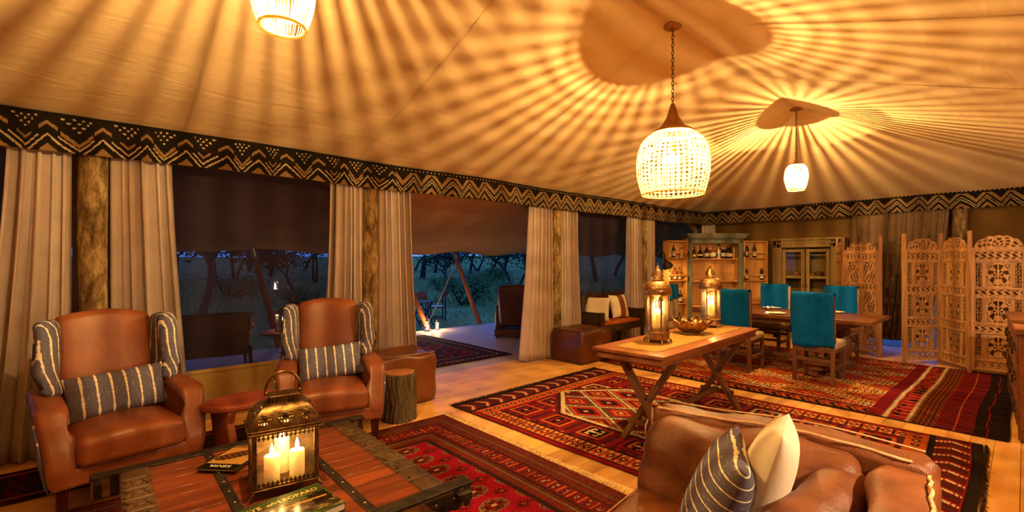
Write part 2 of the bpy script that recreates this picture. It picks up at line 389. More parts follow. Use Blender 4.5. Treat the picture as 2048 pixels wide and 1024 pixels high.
class Paint:
    def __init__(s, W, L, cell, base):
        s.nu = int(W/cell); s.nv = int(L/cell); s.x, s.y = np.meshgrid((np.arange(s.nu)+.5)/s.nu*W-W/2, (np.arange(s.nv)+.5)/s.nv*L-L/2)
        s.c = np.empty((s.nv, s.nu, 3)); s.c[:] = base
    def p(s, m, col): s.c[m] = col; return s
    def sel(s, m, k, cols):
        for q, c in enumerate(cols): s.c[m & (k == q)] = c
        return s
    def speck(s, amt): s.c *= (1 + amt*(RNG.random((s.nv, s.nu, 1))-.5)); return s
RED, MAR, ORA, CRE, DRK, NAV, BRN, OLI = L_(160,22,30), L_(104,16,24), L_(214,98,36), L_(240,210,150), L_(34,20,18), L_(58,50,62), L_(78,44,26), L_(96,74,40)

def rug_kilim():
    W, Ln = 2.52, 3.86; q = Paint(W, Ln, .0085, MAR); x, y = q.x, q.y; ax, ay = abs(x), abs(y)
    st = frac(y/.105); q.p(st > .55, RED); q.p((frac(y/.21) < .12) & (frac(x/.03+np.floor(y/.02)*.5) < .6), NAV); q.p(frac(x/.022+y/.05) < .12, DRK)
    gx, gy = frac(x/.40+.5)-.5, frac(y/.43+.5)-.5; k = hsh(x/.40+.5, y/.43+.5, 5); mx, my = abs(gx)*.40, abs(gy)*.43; mm = np.maximum(mx, my)
    jag = .006*(frac(x/.02) > .5)
    q.p(mm < .14+jag, MAR); ring = (mm > .095+jag) & (mm < .125+jag)
    q.sel(ring, k, [ORA, ORA, CRE, ORA, RED]); inn = (mm < .095); q.p(inn, DRK)
    hook = inn & (((mx < .016) & (my < .07)) | ((my > .045) & (my < .066) & (mx < .075)) | ((mx > .055) & (mx < .075) & (my > .02) & (my < .066)))
    q.sel(hook, k, [CRE, RED, ORA, RED, ORA]); q.p((mx+my < .02), CRE)
    hx, hy = (frac(x/.40)-.5)*.40, (frac(y/.43)-.5)*.43; dd = abs(hx)+abs(hy)*.8; q.p(dd < .05, RED); q.p((dd < .032), ORA); q.p(dd < .016, CRE)
    z = .012*abs(frac(y/.03)-.5)*2
    d = np.maximum(ax-.60, (ay+ax*.85-1.48)*.76); ins = d < 0
    q.p((d < .075+z) & ~ins, MAR); q.p(ins, MAR)
    u, w = x/.40+y/.56, x/.40-y/.56; fu, fw = frac(u)-.5, frac(w)-.5; mm = np.maximum(abs(fu), abs(fw)); kk = hsh(u, w, 4)
    q.sel(ins, kk, [ORA, RED, OLI, ORA]); q.sel(ins & (mm < .34), kk, [MAR, BRN, RED, RED]); q.sel(ins & (mm < .22), kk, [ORA, MAR, ORA, DRK]); q.p(ins & (mm < .12), MAR); q.p(ins & (mm < .06), CRE)
    q.p(ins & (mm > .41), NAV); ln = ins & (mm > .452); q.p(ln & (frac(y/.024) < .72), CRE)
    q.p((abs(d) < .016+z), CRE); q.p((d > .028+z) & (d < .042+z), DRK)
    s = ax-(W/2-.25); b = (s > 0) & (s < .19); q.p(s > 0, MAR); q.p(b, ORA)
    t = frac(y/.115)-.5; u2 = (s-.095)/.095; fl = (np.cos(2*PI*t)*.55+np.cos(PI*u2*1.5)*.5 > .30) & (frac((y+s)/.028) > .3) | (abs(abs(t)-.5) < .07) & (abs(u2) < .75)
    q.p(b & fl, DRK); q.p(b & (abs(t)*.115+abs(s-.095) < .016), CRE); q.p(b & (abs(abs(u2)-.62) < .16) & (abs(abs(t)-.25) < .07), CRE)
    q.p((abs(s) < .014) | (abs(s-.19) < .012), DRK); q.p(s > .20, RED)
    e = ay-(Ln/2-.47); eb = (e > 0) & (s < .0); b = (e > 0) & (e < .15) & (s < .19); q.p(b, ORA)
    t = frac(x/.115)-.5; fl = (np.cos(2*PI*t)*.55+np.cos(PI*(e-.075)/.075*1.5)*.5 > .30); q.p(b & fl, DRK); q.p(b & (abs(t)*.115+abs(e-.075) < .015), CRE)
    q.p((e > .15), DRK); cv = frac(x/.19+abs(e-.29)*3.6); b = (e > .19) & (e < .39); q.p(b, MAR); q.p(b & (cv < .34), RED); q.p(b & (cv < .2) & (frac(e/.024) < .75), CRE); q.p(b & (cv > .55) & (cv < .72), BRN)
    q.p((e > .39) & (e < .405), RED); q.p(e > .415, L_(40,28,18)); q.speck(.35); return q, W, Ln
def rug_diamond():
    W, Ln = 3.30, 4.22; q = Paint(W, Ln, .0115, L_(226,108,40)); x, y = q.x, q.y; ax = abs(x); e = y+Ln/2
    u, w = x/.62+y/1.15, x/.62-y/1.15; fu, fw = frac(u)-.5, frac(w)-.5; mm = np.maximum(abs(fu), abs(fw)); kk = hsh(u, w, 3)
    q.sel(mm > 0, kk, [L_(248,136,48), L_(236,104,40), L_(252,154,60)]); q.p(frac((x+y*.2)/.05)*1.0 < .16, RED); q.p((mm < .30) & (mm > .24), DRK); q.p(mm < .2, RED); q.p(mm < .12, ORA); q.p(mm < .05, DRK)
    q.p((mm > .30) & (frac(y/.05) > .75) & (frac(x/.07) > .5), DRK); q.p(mm > .43, DRK); q.p((mm > .462) & (frac(y/.03) < .8), CRE)
    s = ax-(W/2-.34); q.p(s > 0, RED); b = (s > .12) & (s < .30); cv = frac(y/.14+abs(s-.21)*5); q.p(b, ORA); q.p(b & (cv < .3), DRK); q.p(b & (cv > .62) & (cv < .8), MAR)
    q.p((abs(s-.05) < .016) & (frac(y/.03) < .75), CRE); q.p((abs(s-.09) < .01), DRK); q.p(s > .31, DRK)
    for flip in (1, -1):
        e = ((y*flip)+Ln/2)/(.68 if flip > 0 else .30); zz = .03*abs(frac(x/.045)-.5)*2
        b = e < 1.42; q.p(b, MAR); q.p(b & (e > 1.25) & (frac(x/.03) < .5), RED)
        z2 = abs(e-1.20-zz+.015) < .022; q.p((e < 1.18), RED); m = (e < 1.16) & (e > .98); q.p(m & (hsh(x/.14, e/.06, 3) == 0), DRK); q.p(m & (frac(x/.14) < .25), ORA)
        q.p(abs(e-1.20-zz) < .024, CRE); q.p((e < .97), BRN); dp = frac((x+e)/.06)+frac((x-e)/.06); m = (e < .94) & (e > .70); q.p(m, ORA); q.p(m & ((frac((x+e)/.05) < .45) | (frac((x-e)/.05) < .45)), DRK)
        q.p(abs(e-.955-zz*.8) < .02, CRE); q.p(e < .69, RED); m = (e < .67) & (e > .33); cv = frac(x/.085+abs(e-.5)*2.2); q.p(m & (cv < .42), DRK); q.p(m & (abs(e-.5) < .006), ORA)
        q.p(e < .33, L_(38,24,18)); q.p(abs(e-.2-.01*np.sin(x*9)) < .007, RED); q.p(e < .05, L_(30,20,16))
    q.speck(.35); return q, W, Ln
def rug_bokhara():
    W, Ln = 2.95, 3.10; q = Paint(W, Ln, .0085, L_(170,14,38)); x, y = q.x, q.y; ax, ay = abs(x), abs(y)
    ed = np.minimum(W/2-ax, (Ln/2-ay)); BR = L_(112,42,28); DB = L_(62,28,22)
    # medallions
    px, py = .30, .215; gx, gy = (frac(x/px)-.5)*px, (frac(y/py)-.5)*py; r = np.sqrt((gx/.105)**2+(gy/.072)**2); an = np.arctan2(gy/.072, gx/.105)
    q.p(r < 1, BR); q.p((r < 1) & (r > .90), CRE*.32); q.p((r < .80) & (r > .72) & (np.cos(an*8) > 0), CRE*.4); q.p((r < .62), L_(128,24,28)); q.p((r < .62) & (np.cos(an*4) > .3) & (r > .25), DB); q.p((r < .2), CRE*.6)
    hx, hy = (frac(x/px+.5)-.5)*px, (frac(y/py+.5)-.5)*py; r2 = abs(hx)/.07+abs(hy)/.05; q.p((r2 < 1) & (np.cos(hx*190)*np.cos(hy*230) > -.1), DB); q.p(r2 < .25, ORA*.6)
    bw = .50; stp = .035*(frac(x/.12) > .5); B = ed < bw-stp*0
    q.p(B, BR); dots = (frac(x/.022) < .5) & (frac(y/.022) < .5); q.p(B & dots, DB)
    for a, b_, c in ((.49,.46,DB),(.40,.385,CRE*.2),(.33,.20,L_(120,26,26)),(.345,.33,DB),(.20,.185,DB),(.12,.105,CRE*.16),(.02,0,L_(130,50,30))): q.p(B & (ed < a) & (ed >= b_), c)
    m = (ed < .46) & (ed > .40); q.p(m & (frac((x+y)/.03) < .35), L_(146,44,34)); m = (ed < .185) & (ed > .02); q.p(m & (frac(x/.03)+frac(y/.03) < .5), L_(138,56,36))
    m = (ed < .315) & (ed > .215); along = np.where(W/2-ax < Ln/2-ay, y, x); q.p(m & (abs(frac(along/.095)-.5) < .07), ORA*.9); q.p(m & (abs(frac(along/.095)-.0) < .2) & (hsh(x/.02, y/.02, 2) == 0), DB)
    m = (ed < .30) & (ed > .23); q.p(m & (abs(frac(along/.095+.5)-.5) < .16) & (hsh(x/.016, y/.016, 3) == 0), CRE*.5)
    q.speck(.5); return q, W, Ln
def rug_verandah():
    W, Ln = 2.8, 2.7; q = Paint(W, Ln, .014, MAR); x, y = q.x, q.y; ed = np.minimum(W/2-abs(x), Ln/2-abs(y)); u, w = x/.5+y/.5, x/.5-y/.5; mm = np.maximum(abs(frac(u)-.5), abs(frac(w)-.5)); k = hsh(u, w, 3)
    q.sel(mm > 0, k, [RED, MAR, DRK]); q.p((mm < .3) & (mm > .2), RED); q.p(mm < .15, DRK); q.p(mm > .45, DRK); b = ed < .42; q.p(b, DRK); q.p(b & (frac(x/.12) < .4) & (frac(y/.12) < .4), RED)
    q.p((abs(ed-.38) < .02) & (frac((x+y)/.06) < .6), CRE*.6); q.p((abs(ed-.15) < .03) & (hsh(x/.05, y/.05, 2) == 0), CRE*.6); q.p(ed < .04, DRK); q.speck(.3); return q, W, Ln
def rug_runner():
    W, Ln = 2.9, .62; q = Paint(W, Ln, .015, L_(52,26,22)); x, y = q.x, q.y; q.p(frac(x/.3) < .3, MAR*.7); q.p((frac(x/.1+y/.2) < .25), L_(30,20,22)); q.p((abs(abs(y)-.24) < .015), ORA*.6); q.speck(.4); return q, W, Ln

def make_rug(name, label, painted, loc, rz=0, fringe=None, wav=.004, skirt=True):
    q, W, Ln = painted; t = thing(name, label, 'rug', loc, rz)
    def fx(U, V):
        X = (U-.5)*W; Y = (V-.5)*Ln
        edge = .012*np.sin(Y*2.3+1)*(U-.5)*2; e2 = .012*np.sin(X*2.9)*(V-.5)*2
        return X+edge, Y+e2, .0125+wav*.5*(np.sin(X*5.1+Y*1.7)*np.sin(Y*4.3)+1)*(1-np.maximum(abs(U-.5), abs(V-.5))*1.9).clip(0, 1)
    cgrid('pile', q.c, fx, M['rug'], t)
    obj('backing', MB().box(-W/2+.006, W/2-.006, -Ln/2+.006, Ln/2-.006, .001, .012), M['fringe_dark'], t)
    if fringe:
        mb = MB(); side, mat, ln, step, n = fringe
        for sgn in ((1,) if side in ('x', 'y') else (1, -1)):
            for i in range(n):
                s = (i+.5)/n-.5+random.uniform(-.3,.3)/n; l = ln*random.uniform(.5, 1.2); a = random.uniform(-.6, .6); h = random.uniform(.004, .02)
                if side[0] == 'x': p = (sgn*W/2-.005, s*Ln, .010); r = (sgn*(W/2+l*math.cos(a)), s*Ln+l*math.sin(a), .003)
                else: p = (s*W, sgn*Ln/2-.005, .010); r = (s*W+l*math.sin(a), sgn*(Ln/2+l*math.cos(a)), .003)
                m_ = tuple((a_+b_)/2 for a_, b_ in zip(p, r)); mb.tube([p, (m_[0], m_[1], .006+h), r], [.0028, .0024, .0014], 3)
        o = obj('fringe', mb, mat, t); o['kind'] = 'stuff'
    return t

# ---------------------------------------------------------------- the room: 13.6 m x 6.2 m marquee tent, ridge along X
X0, X1, Y0, Y1 = -2.9, 10.68, -1.0, 5.22
EAVE, RIDGE, YR = 2.57, 3.62, 2.1

def planks(parent, x0, x1, y0, y1, w, mat, zt, seed, name='plank', lens=(2.2, 3.6, 4.4)):
    rnd = random.Random(seed); meshes = {}
    n = max(1, round((y1-y0)/w)); w = (y1-y0)/n
    for j in range(n):
        x = x0 - rnd.uniform(0, 2.5)
        while x < x1:
            l = rnd.choice(lens); a, b = max(x, x0), min(x+l, x1); x += l
            if b-a < .05: continue
            k = round(b-a, 3)
            if k not in meshes:
                meshes[k] = MB().box(-k/2+.0015, k/2-.0015, -w/2+.0016, w/2-.0016, -.022, 0).mesh(name, 0); meshes[k].materials.append(mat)
            o = bpy.data.objects.new(name, meshes[k]); COL.objects.link(o); o.parent = parent; o.location = ((a+b)/2, y0+(j+.5)*w, zt-rnd.uniform(0, .0012))
floor = struct(obj('floor', MB().box(X0-.1, X1+.1, Y0-.1, Y1+.05, -.12, -.024), M['black'])); planks(floor, X0, X1, Y0, Y1+.05, .145, M['pine'], 0, 3)
deck = struct(obj('floor_deck', MB().box(-4.5, 11.8, Y1+.05, 8.92, -.14, -.026), M['black'])); planks(deck, -4.5, 11.8, Y1+.05, 8.92, .145, M['deck'], -.004, 5, lens=(4.4, 5.2))
deck2 = struct(obj('floor_rear_deck', MB().box(X1+.1, 13.5, Y0, 4.5, -.14, -.026), M['black'])); planks(deck2, X1+.1, 13.5, Y0, 4.5, .18, M['deck'], -.004, 6, lens=(4,))

# ceiling
def roof_z(x, y):
    s = min((Y1-y)/(Y1-YR), (y-Y0)/(YR-Y0), (X1-x)/3.42, (x-X0)/3.3); s = max(0, min(1, s)); return EAVE+(RIDGE-EAVE)*(s*.86+.14*s*s)
def ceil_mesh():
    xs = sorted(set([X0+3.3*i/14 for i in range(15)] + [X0+3.3+(13.58-6.72)*i/22 for i in range(23)] + [X1-3.42*i/14 for i in range(15)]))
    ys = sorted(set([Y0+(YR-Y0)*i/14 for i in range(15)] + [YR+(Y1-YR)*i/14 for i in range(15)])); mb = MB()
    v = [(x, y, roof_z(x, y)) for y in ys for x in xs]; w = len(xs); f = []
    for j in range(len(ys)-1):
        for i in range(w-1):
            a = j*w+i; q = (a, a+w, a+w+1, a+1)
            xm, ym = (xs[i]+xs[i+1])/2, (ys[j]+ys[j+1])/2
            flip = ((xm < 4) == (ym < YR))
            f += ([(q[0], q[1], q[2]), (q[0], q[2], q[3])] if flip else [(q[0], q[1], q[3]), (q[1], q[2], q[3])])
    mb.add(v, f); return mb
def m_ceiling():
    a = NM('ceiling_canvas'); v = a.co('Object'); n = a.noise(v, 1.2, 4); w = a.noise(v, 260, 2)
    wr = a.noise(a.map(v, (.5, 2.6, 1)), 3.0, 3, .5, .8)
    a.set(a.ramp(n, [(.3, srgb(218,186,140)), (.7, srgb(232,202,158))]), .85, spec=.15); a.bump(a.math('ADD', a.math('MULTIPLY', w, .06), wr), .35, .03); return a.m
ceiling = struct(obj('ceiling', ceil_mesh(), m_ceiling(), smooth=12))
for x in (-1.4, .62, 2.2, 3.85, 5.5, 7.15):
    for ya, yb in ((YR+.04, Y1-.1), (YR-.04, Y0+.1)):
        m = 10; pts = []
        mb = MB()
        for i in range(m+1):
            y = ya+(yb-ya)*i/m; pts.append((x, y, roof_z(x, y)-.003))
        mb.grid(lambda u, v_, P=pts: (P[round(v_*m)][0]+(u-.5)*.022, P[round(v_*m)][1], P[round(v_*m)][2]), 1, m); obj('seam', mb, M['canvas'], ceiling)
obj('ridge_seam', MB().grid(lambda u, v: (X0+3.3+v*(X1-3.42-X0-3.3), YR+(u-.5)*.07, RIDGE-.012+.008*abs(u-.5)*2-.01*abs(u-.5)), 2, 8), M['canvas'], ceiling)

# canvas walls with framed openings

WT = .012
def wall_poly(parent, name, poly, plane, c, mat=None):
    """poly of (s, z) on plane y=c ('y') or x=c ('x')"""
    Mx = Matrix(((1,0,0,0),(0,0,1,c),(0,1,0,0),(0,0,0,1))) if plane == 'y' else Matrix(((0,0,1,c),(1,0,0,0),(0,1,0,0),(0,0,0,1)))
    return obj(name, MB().prism(poly, -WT/2, WT/2, Mx), mat or M['canvas_lit' if plane == 'y' else 'canvas_dim'], parent, smooth=0)
wl = struct(obj('wall_left', MB().box(X0-.05, X1+.05, Y1+.02, Y1+.045, 2.40, 2.60), M['canvas_dim']))
bays = [(X0, -2.6, 'solid'), (-2.6, .02, 'win'), (.02, 2.42, 'win'), (2.42, 5.56, 'door'), (5.56, 8.14, 'win'), (8.14, X1, 'win')]
def m_mesh():
    a = NM('window_mesh'); t = a.n('ShaderNodeBsdfTransparent'); d = a.n('ShaderNodeBsdfDiffuse'); d.inputs[0].default_value = (*srgb(58,46,56), 1); mx = a.n('ShaderNodeMixShader')
    w = a.noise(a.co('Object'), 700, 1); a.l(a.math('ADD', a.math('MULTIPLY', w, .2), .40), mx.inputs[0]); a.l(t.outputs[0], mx.inputs[1]); a.l(d.outputs[0], mx.inputs[2]); a.surf(mx.outputs[0]); return a.m
M['mesh'] = m_mesh(); wn = 0
SILL = .48
for a, b, kind in bays:
    if kind == 'solid': wall_poly(wl, 'canvas_panel', [(a,0),(b,0),(b,2.5),(a,2.5)], 'y', Y1+.03); continue
    p = .13; a2, b2 = a+p, b-p
    for s0, s1 in ((a, a2), (b2, b)): wall_poly(wl, 'canvas_panel', [(s0,0),(s1,0),(s1,2.5),(s0,2.5)], 'y', Y1+.03)
    g = .42 if kind == 'win' else .55
    wall_poly(wl, 'gusset', [(a2,2.5),(a2,2.22),(a2+g*.55,2.33),(a2+g*1.25,2.43),(a2+g*1.25,2.5)], 'y', Y1+.03); wall_poly(wl, 'gusset', [(b2,2.5),(b2-g*1.25,2.5),(b2-g*1.25,2.43),(b2-g*.55,2.33),(b2,2.22)], 'y', Y1+.03)
    if kind == 'win':
        wn += 1; w = struct(wall_poly(None, 'window_%d' % wn, [(a2,SILL),(b2,SILL),(b2,2.48),(a2,2.48)], 'y', Y1+.045, M['mesh']))
        wall_poly(wl, 'sill_panel', [(a2,0),(b2,0),(b2,SILL),(a2,SILL)], 'y', Y1+.03); obj('sill_hem', MB().box(a2, b2, Y1+.015, Y1+.03, SILL-.03, SILL+.004), M['canvas_lit'], wl)
wb = struct(obj('wall_back', MB().box(X1+.02, X1+.045, Y0-.05, Y1+.05, 2.30, 2.60), M['canvas_dim']))
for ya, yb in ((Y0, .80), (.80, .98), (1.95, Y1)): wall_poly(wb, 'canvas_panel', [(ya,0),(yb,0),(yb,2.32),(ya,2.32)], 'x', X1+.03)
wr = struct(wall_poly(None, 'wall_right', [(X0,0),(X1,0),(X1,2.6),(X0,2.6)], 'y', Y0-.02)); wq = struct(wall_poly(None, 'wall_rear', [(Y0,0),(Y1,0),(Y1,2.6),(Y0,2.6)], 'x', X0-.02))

# mud-cloth valance
def mud(Ln, seed, split=99, h=.295, cell=.0075):
    nu, nv = int(Ln/cell), int(h/cell)+1; x, v = np.meshgrid((np.arange(nu)+.5)*cell, (np.arange(nv)+.5)/nv); rg = np.random.default_rng(seed)
    BK, TN, WH = L_(34,28,25), L_(166,128,80), L_(226,196,146); c = np.empty((nv, nu, 3)); c[:] = BK
    wob = .012*np.sin(x*7.3+seed)+.008*np.sin(x*19.1); vv = v + .012*np.sin(x*11+seed*2)
    p = .285; cx = (x+wob*1.5)/p; fx = abs(frac(cx)-.5)*2            # 0 at peak, 1 at valley
    A = x < split; fv = 1-fx; alt2 = (np.floor(cx+.5) % 2) == 0
    c[A & (vv < .20*(1-fx*2.3))] = TN                               # filled triangles on the hem
    z1 = .43-.50*fx; c[A & (abs(vv-z1) < .028)] = WH
    z2 = .36-.50*(fx-.46); c[A & (abs(vv-z2) < .024) & (fx > .40) & (vv < .50)] = WH
    big = (abs(vv-(.20+.55*fv)) < .055) & (fv < .52) & alt2; sm = (abs(vv-(.27+.5*fv)) < .034) & (fv < .30) & ~alt2; c[A & (big | sm)] = TN
    c[A & (abs(vv-(.74-.42*fx)) < .050) & (fx < .40)] = TN                                  # caps
    for row, (v0, n) in enumerate(((.57, 1), (.67, 2), (.77, 3), (.86, 4))):
        for q in range(n):
            o = (q-(n-1)/2)*.043; dx = (frac(cx+.5)-.5)*p-o; c[A & (dx*dx/(.0085**2)+((v-v0-.012*np.sin(np.floor(cx+.5)*3+q*2))*h/.0085)**2 < 1)] = WH
    B = ~A; z = .62-.52*fx                                                                  # second cloth: running double zigzag
    for o in (0, -.13): c[B & (abs(vv-z-o) < .024)] = WH
    c[B & (vv < .30-.52*fx) & (vv > .13-.52*fx)] = TN; c[B & (vv > .77-.52*fx) & (vv < .98-.52*fx) & (vv < .80)] = TN
    c[B & (vv > .80-.0*fx) & (vv < .83)] = BK; c[B & (v > .88) & (v < .93) & (frac(x/.055) < .28)] = WH
    c[abs(v-.90) < .008] = BRN; c *= (1+.22*(rg.random((nv, nu, 1))-.5)); return c
def valance(name, label, Ln, fx, seed, split):
    t = tag(cgrid(name, mud(Ln, seed, split), fx, M['mudcloth']), label, 'valance'); m = t.modifiers.new('solid', 'SOLIDIFY'); m.thickness = .006; m.offset = -1; return t
def bulge(V): return .03*np.sin(V*PI)
valance('mud_cloth_valance', 'long black mud cloth valance above the windows, printed with cream zigzags', X1-X0-.06, lambda U, V: (X0+.03+U*(10.40-X0-.03), 4.94-bulge(V)*.5-.012*np.sin(U*40), 2.345+V*.295+.008*np.sin(U*27)), 1, 2.72-X0)
valance('mud_cloth_valance', 'black mud cloth valance across the back wall above the cabinets and screens', Y1-Y0-.06, lambda U, V: (10.40-bulge(V)*.5-.012*np.sin(U*22), 4.93-U*(4.93-Y0), 2.35+.025*U+V*.30+.008*np.sin(U*13)), 2, -1)

# peeled timber posts
def post(x, y, label):
    rnd = random.Random(int(x*100)); pts = []; rr = []
    for i in range(15):
        z = 2.57*i/14; pts.append((.006*math.sin(z*2.7+x), .006*math.cos(z*2.1+x), z)); rr.append(.092*(1+.035*math.sin(z*4+x)+rnd.uniform(-.012,.012)))
    o = obj('timber_post', MB().tube(pts, rr, 18), M['pole_bark']); o.location = (x, y, 0); return tag(o, label, 'post', 'tent posts')
post(.02, 5.06, 'peeled timber post between curtains behind the left wing chair'); post(2.38, 5.06, 'peeled timber post behind the right wing chair and leather pouf')
post(5.55, 5.08, 'peeled timber post beside the open doorway, behind the dark leather pouf'); post(8.10, 5.08, 'peeled timber post between curtains behind the arc reading lamp')
post(10.53, .72, 'timber post against the back wall behind the carved screen')

# curtains
def curtain(p0, p1, b0, b1, label, folds=7, depth=.045, zt=2.46, zb=.02, inward=(0,-1), seed=0, mat='curtain'):
    """hangs from p0..p1 at the top to b0..b1 at the hem"""
    rnd = random.Random(seed); ph = [rnd.uniform(-.25, .25) for _ in range(40)]; amp = [rnd.choice((.35,.6,.9,1.1,1.3)) for _ in range(40)]
    nu, nv = folds*10, 22; ix, iy = inward
    def fn(u, v):
        z = zt+(zb-zt)*v; k = v**1.35
        x = (p0[0]+(p1[0]-p0[0])*u)*(1-k)+(b0[0]+(b1[0]-b0[0])*u)*k; y = (p0[1]+(p1[1]-p0[1])*u)*(1-k)+(b0[1]+(b1[1]-b0[1])*u)*k
        f = u*folds; i = int(min(f, folds-1)); w = 2*abs(math.sin((f+ph[i]*.8*math.sin(PI*(f-i)))*PI))**1.15-1
        am = amp[i]+(amp[i+1]-amp[i])*min(1, f-i); d = depth*(.30+.70*v**.5)*am*w+.012*math.sin(v*5+u*4)*v; tw = depth*.45*math.sin((f+ph[i])*2*PI)*(1-.2*v)
        dx, dy = (p1[0]-p0[0]), (p1[1]-p0[1]); L = math.hypot(dx, dy)
        return (x+ix*d+dx/L*tw, y+iy*d+dy/L*tw, z+.006*math.sin(u*30))
    o = obj('curtain', MB().grid(fn, nu, nv), M[mat], smooth=60, solid=.005, off=0)
    return tag(o, label, 'curtain', 'linen curtains')
CY = 5.02
for i, (a, b, c, d, lab, nf) in enumerate((
    (-.46, -.11, -.66, -.12, 'pale linen curtain at the far left edge, left of the first post', 7), (.145, .53, .145, .68, 'pale linen curtain just right of the first post, behind the left wing chair', 7),
    (1.90, 2.28, 1.80, 2.30, 'pale linen curtain behind the right wing chair, left of its post', 8), (2.50, 2.90, 2.50, 3.00, 'pale linen curtain at the left side of the open doorway', 7),
    (4.95, 5.41, 4.78, 5.41, 'pale linen curtain at the right side of the open doorway', 8), (5.63, 6.04, 5.63, 6.14, 'pale linen curtain above the dark pouf, left of the carved bench', 7),
    (7.48, 7.96, 7.46, 7.96, 'pale linen curtain left of the arc reading lamp behind the bench', 8), (8.2, 8.42, 8.2, 8.42, 'pale linen curtain right of the arc reading lamp, before the bar cabinet', 4))):
    curtain((a, CY), (b, CY), (c, CY), (d, CY), lab, nf-2 if nf > 5 else nf, seed=i, depth=.06)
curtain((10.48, 5.02), (10.5, 4.74), (10.48, 5.02), (10.5, 4.72), 'narrow curtain in the room corner above the bar cabinet', 4, seed=20, inward=(-1,0))
curtain((10.52, 2.14), (10.52, .84), (10.50, 2.16), (10.50, 1.15), 'wide linen curtain, coloured darker for dim light, across the back wall between the carved screens', 13, seed=21, inward=(-1,0), depth=.06, zb=.13, mat='curtain_dim')

# verandah awning on leaning poles
def awn(u, v):
    x = -4.2+u*24; y = Y1+.06+v*3.95; sag = math.sin(v*PI)*.10; return (x, y, 2.58-.86*v-sag+.035*math.sin((x-2.15)/2.14*PI*2+PI/2)*v+.02*math.sin(x*3+v*6)*v)
aw = obj('verandah_awning', MB().grid(awn, 90, 14), M['awning'], smooth=60, solid=.006); tag(aw, 'brown canvas awning stretched over the verandah outside the windows', 'awning')
obj('hem', MB().tube([tuple(Vector(awn(i/64, 1))) for i in range(65)], .014, 6), M['awning'], aw)
ab = obj('sky_block_awning', MB().grid(lambda u, v: (X1+.06+u*3.4, -2.5+7.3*v, 2.56-.95*u-.08*math.sin(PI*u)), 12, 20), M['awning'], smooth=60, solid=.006); tag(ab, 'brown canvas awning added behind the back wall to block the sky', 'awning')  # added to block the sky behind the curtain and darken the rear deck
def tpole(top, base, label):
    t = thing('awning_pole', label, 'pole', base, 0, 'awning poles'); d = Vector(top)-Vector(base)
    o = obj('shaft', MB().tube([(0,0,0), tuple(d*.5), tuple(d*.94)], [.062, .058, .052], 12), M['tent_pole'], t); obj('steel_cap', MB().tube([tuple(d*.93), tuple(d*1.0)], .054, 12), M['steel'], t); return t
tpole((2.12, 9.14, 1.74), (2.62, 9.06, -.40), 'leaning timber pole with steel cap seen through the left window'); tpole((4.85, 9.14, 1.74), (5.84, 9.06, -.40), 'leaning pole half hidden by the curtain, beside the ground lanterns')
tpole((6.42, 9.14, 1.74), (7.30, 9.06, -.40), 'leaning timber pole seen in the middle of the open doorway'); tpole((9.4, 9.14, 1.74), (10.2, 9.06, -.40), 'leaning timber pole at the far right of the verandah')
rp = obj('guy_rope', MB().tube([(6.55,9.16,1.62),(6.3,9.6,.55),(6.02,10.02,-.38)], .012, 6), M['rope']); tag(rp, 'pale guy rope slanting from the awning pole to the grass', 'rope')
for k in range(3): obj('knot', MB().ball((6.02+.02*k, 10.0-.05*k, -.33+.11*k), .035, 8, 5), M['rope'], rp)

# ---------------------------------------------------------------- the bush outside
def m_ground():
    a = NM('dry_grassland'); v = a.co('Object'); n = a.noise(v, .35, 5); f = a.noise(v, 14, 5, .7)
    a.set(a.ramp(a.math('ADD', a.math('MULTIPLY', n, .6), a.math('MULTIPLY', f, .4)), [(.3, srgb(100,116,62)), (.5, srgb(146,152,88)), (.7, srgb(186,184,124))]), .95, spec=.05); a.bump(f, .8, .08); return a.m
def gz(x, y): d = max(0, math.hypot(x, y)-24); return -.42+.0011*d*d/ (1+d*.02)*.68 + .05*math.sin(x*.23)*math.sin(y*.19)
gr = struct(obj('ground', MB().grid(lambda u, v: (-60+u*220, -40+v*190, gz(-60+u*220, -40+v*190)-.02), 90, 80), m_ground()))
def m_leaf(name, c1, c2):
    a = NM(name); n = a.noise(a.co('Object'), 1.3, 3); a.set(a.ramp(n, [(.35, c1), (.65, c2)]), .8, spec=.1); return a.m
M['leaf'] = m_leaf('acacia_leaf', srgb(30,44,30), srgb(56,72,44)); M['leaf_b'] = m_leaf('bush_leaf', srgb(70,94,54), srgb(116,138,82)); M['grass'] = m_leaf('grass_blade', srgb(120,140,74), srgb(180,182,114))
M['branch'] = m_wood('acacia_bark', srgb(30,24,20), srgb(62,52,42), 2, 6, .9, .1)
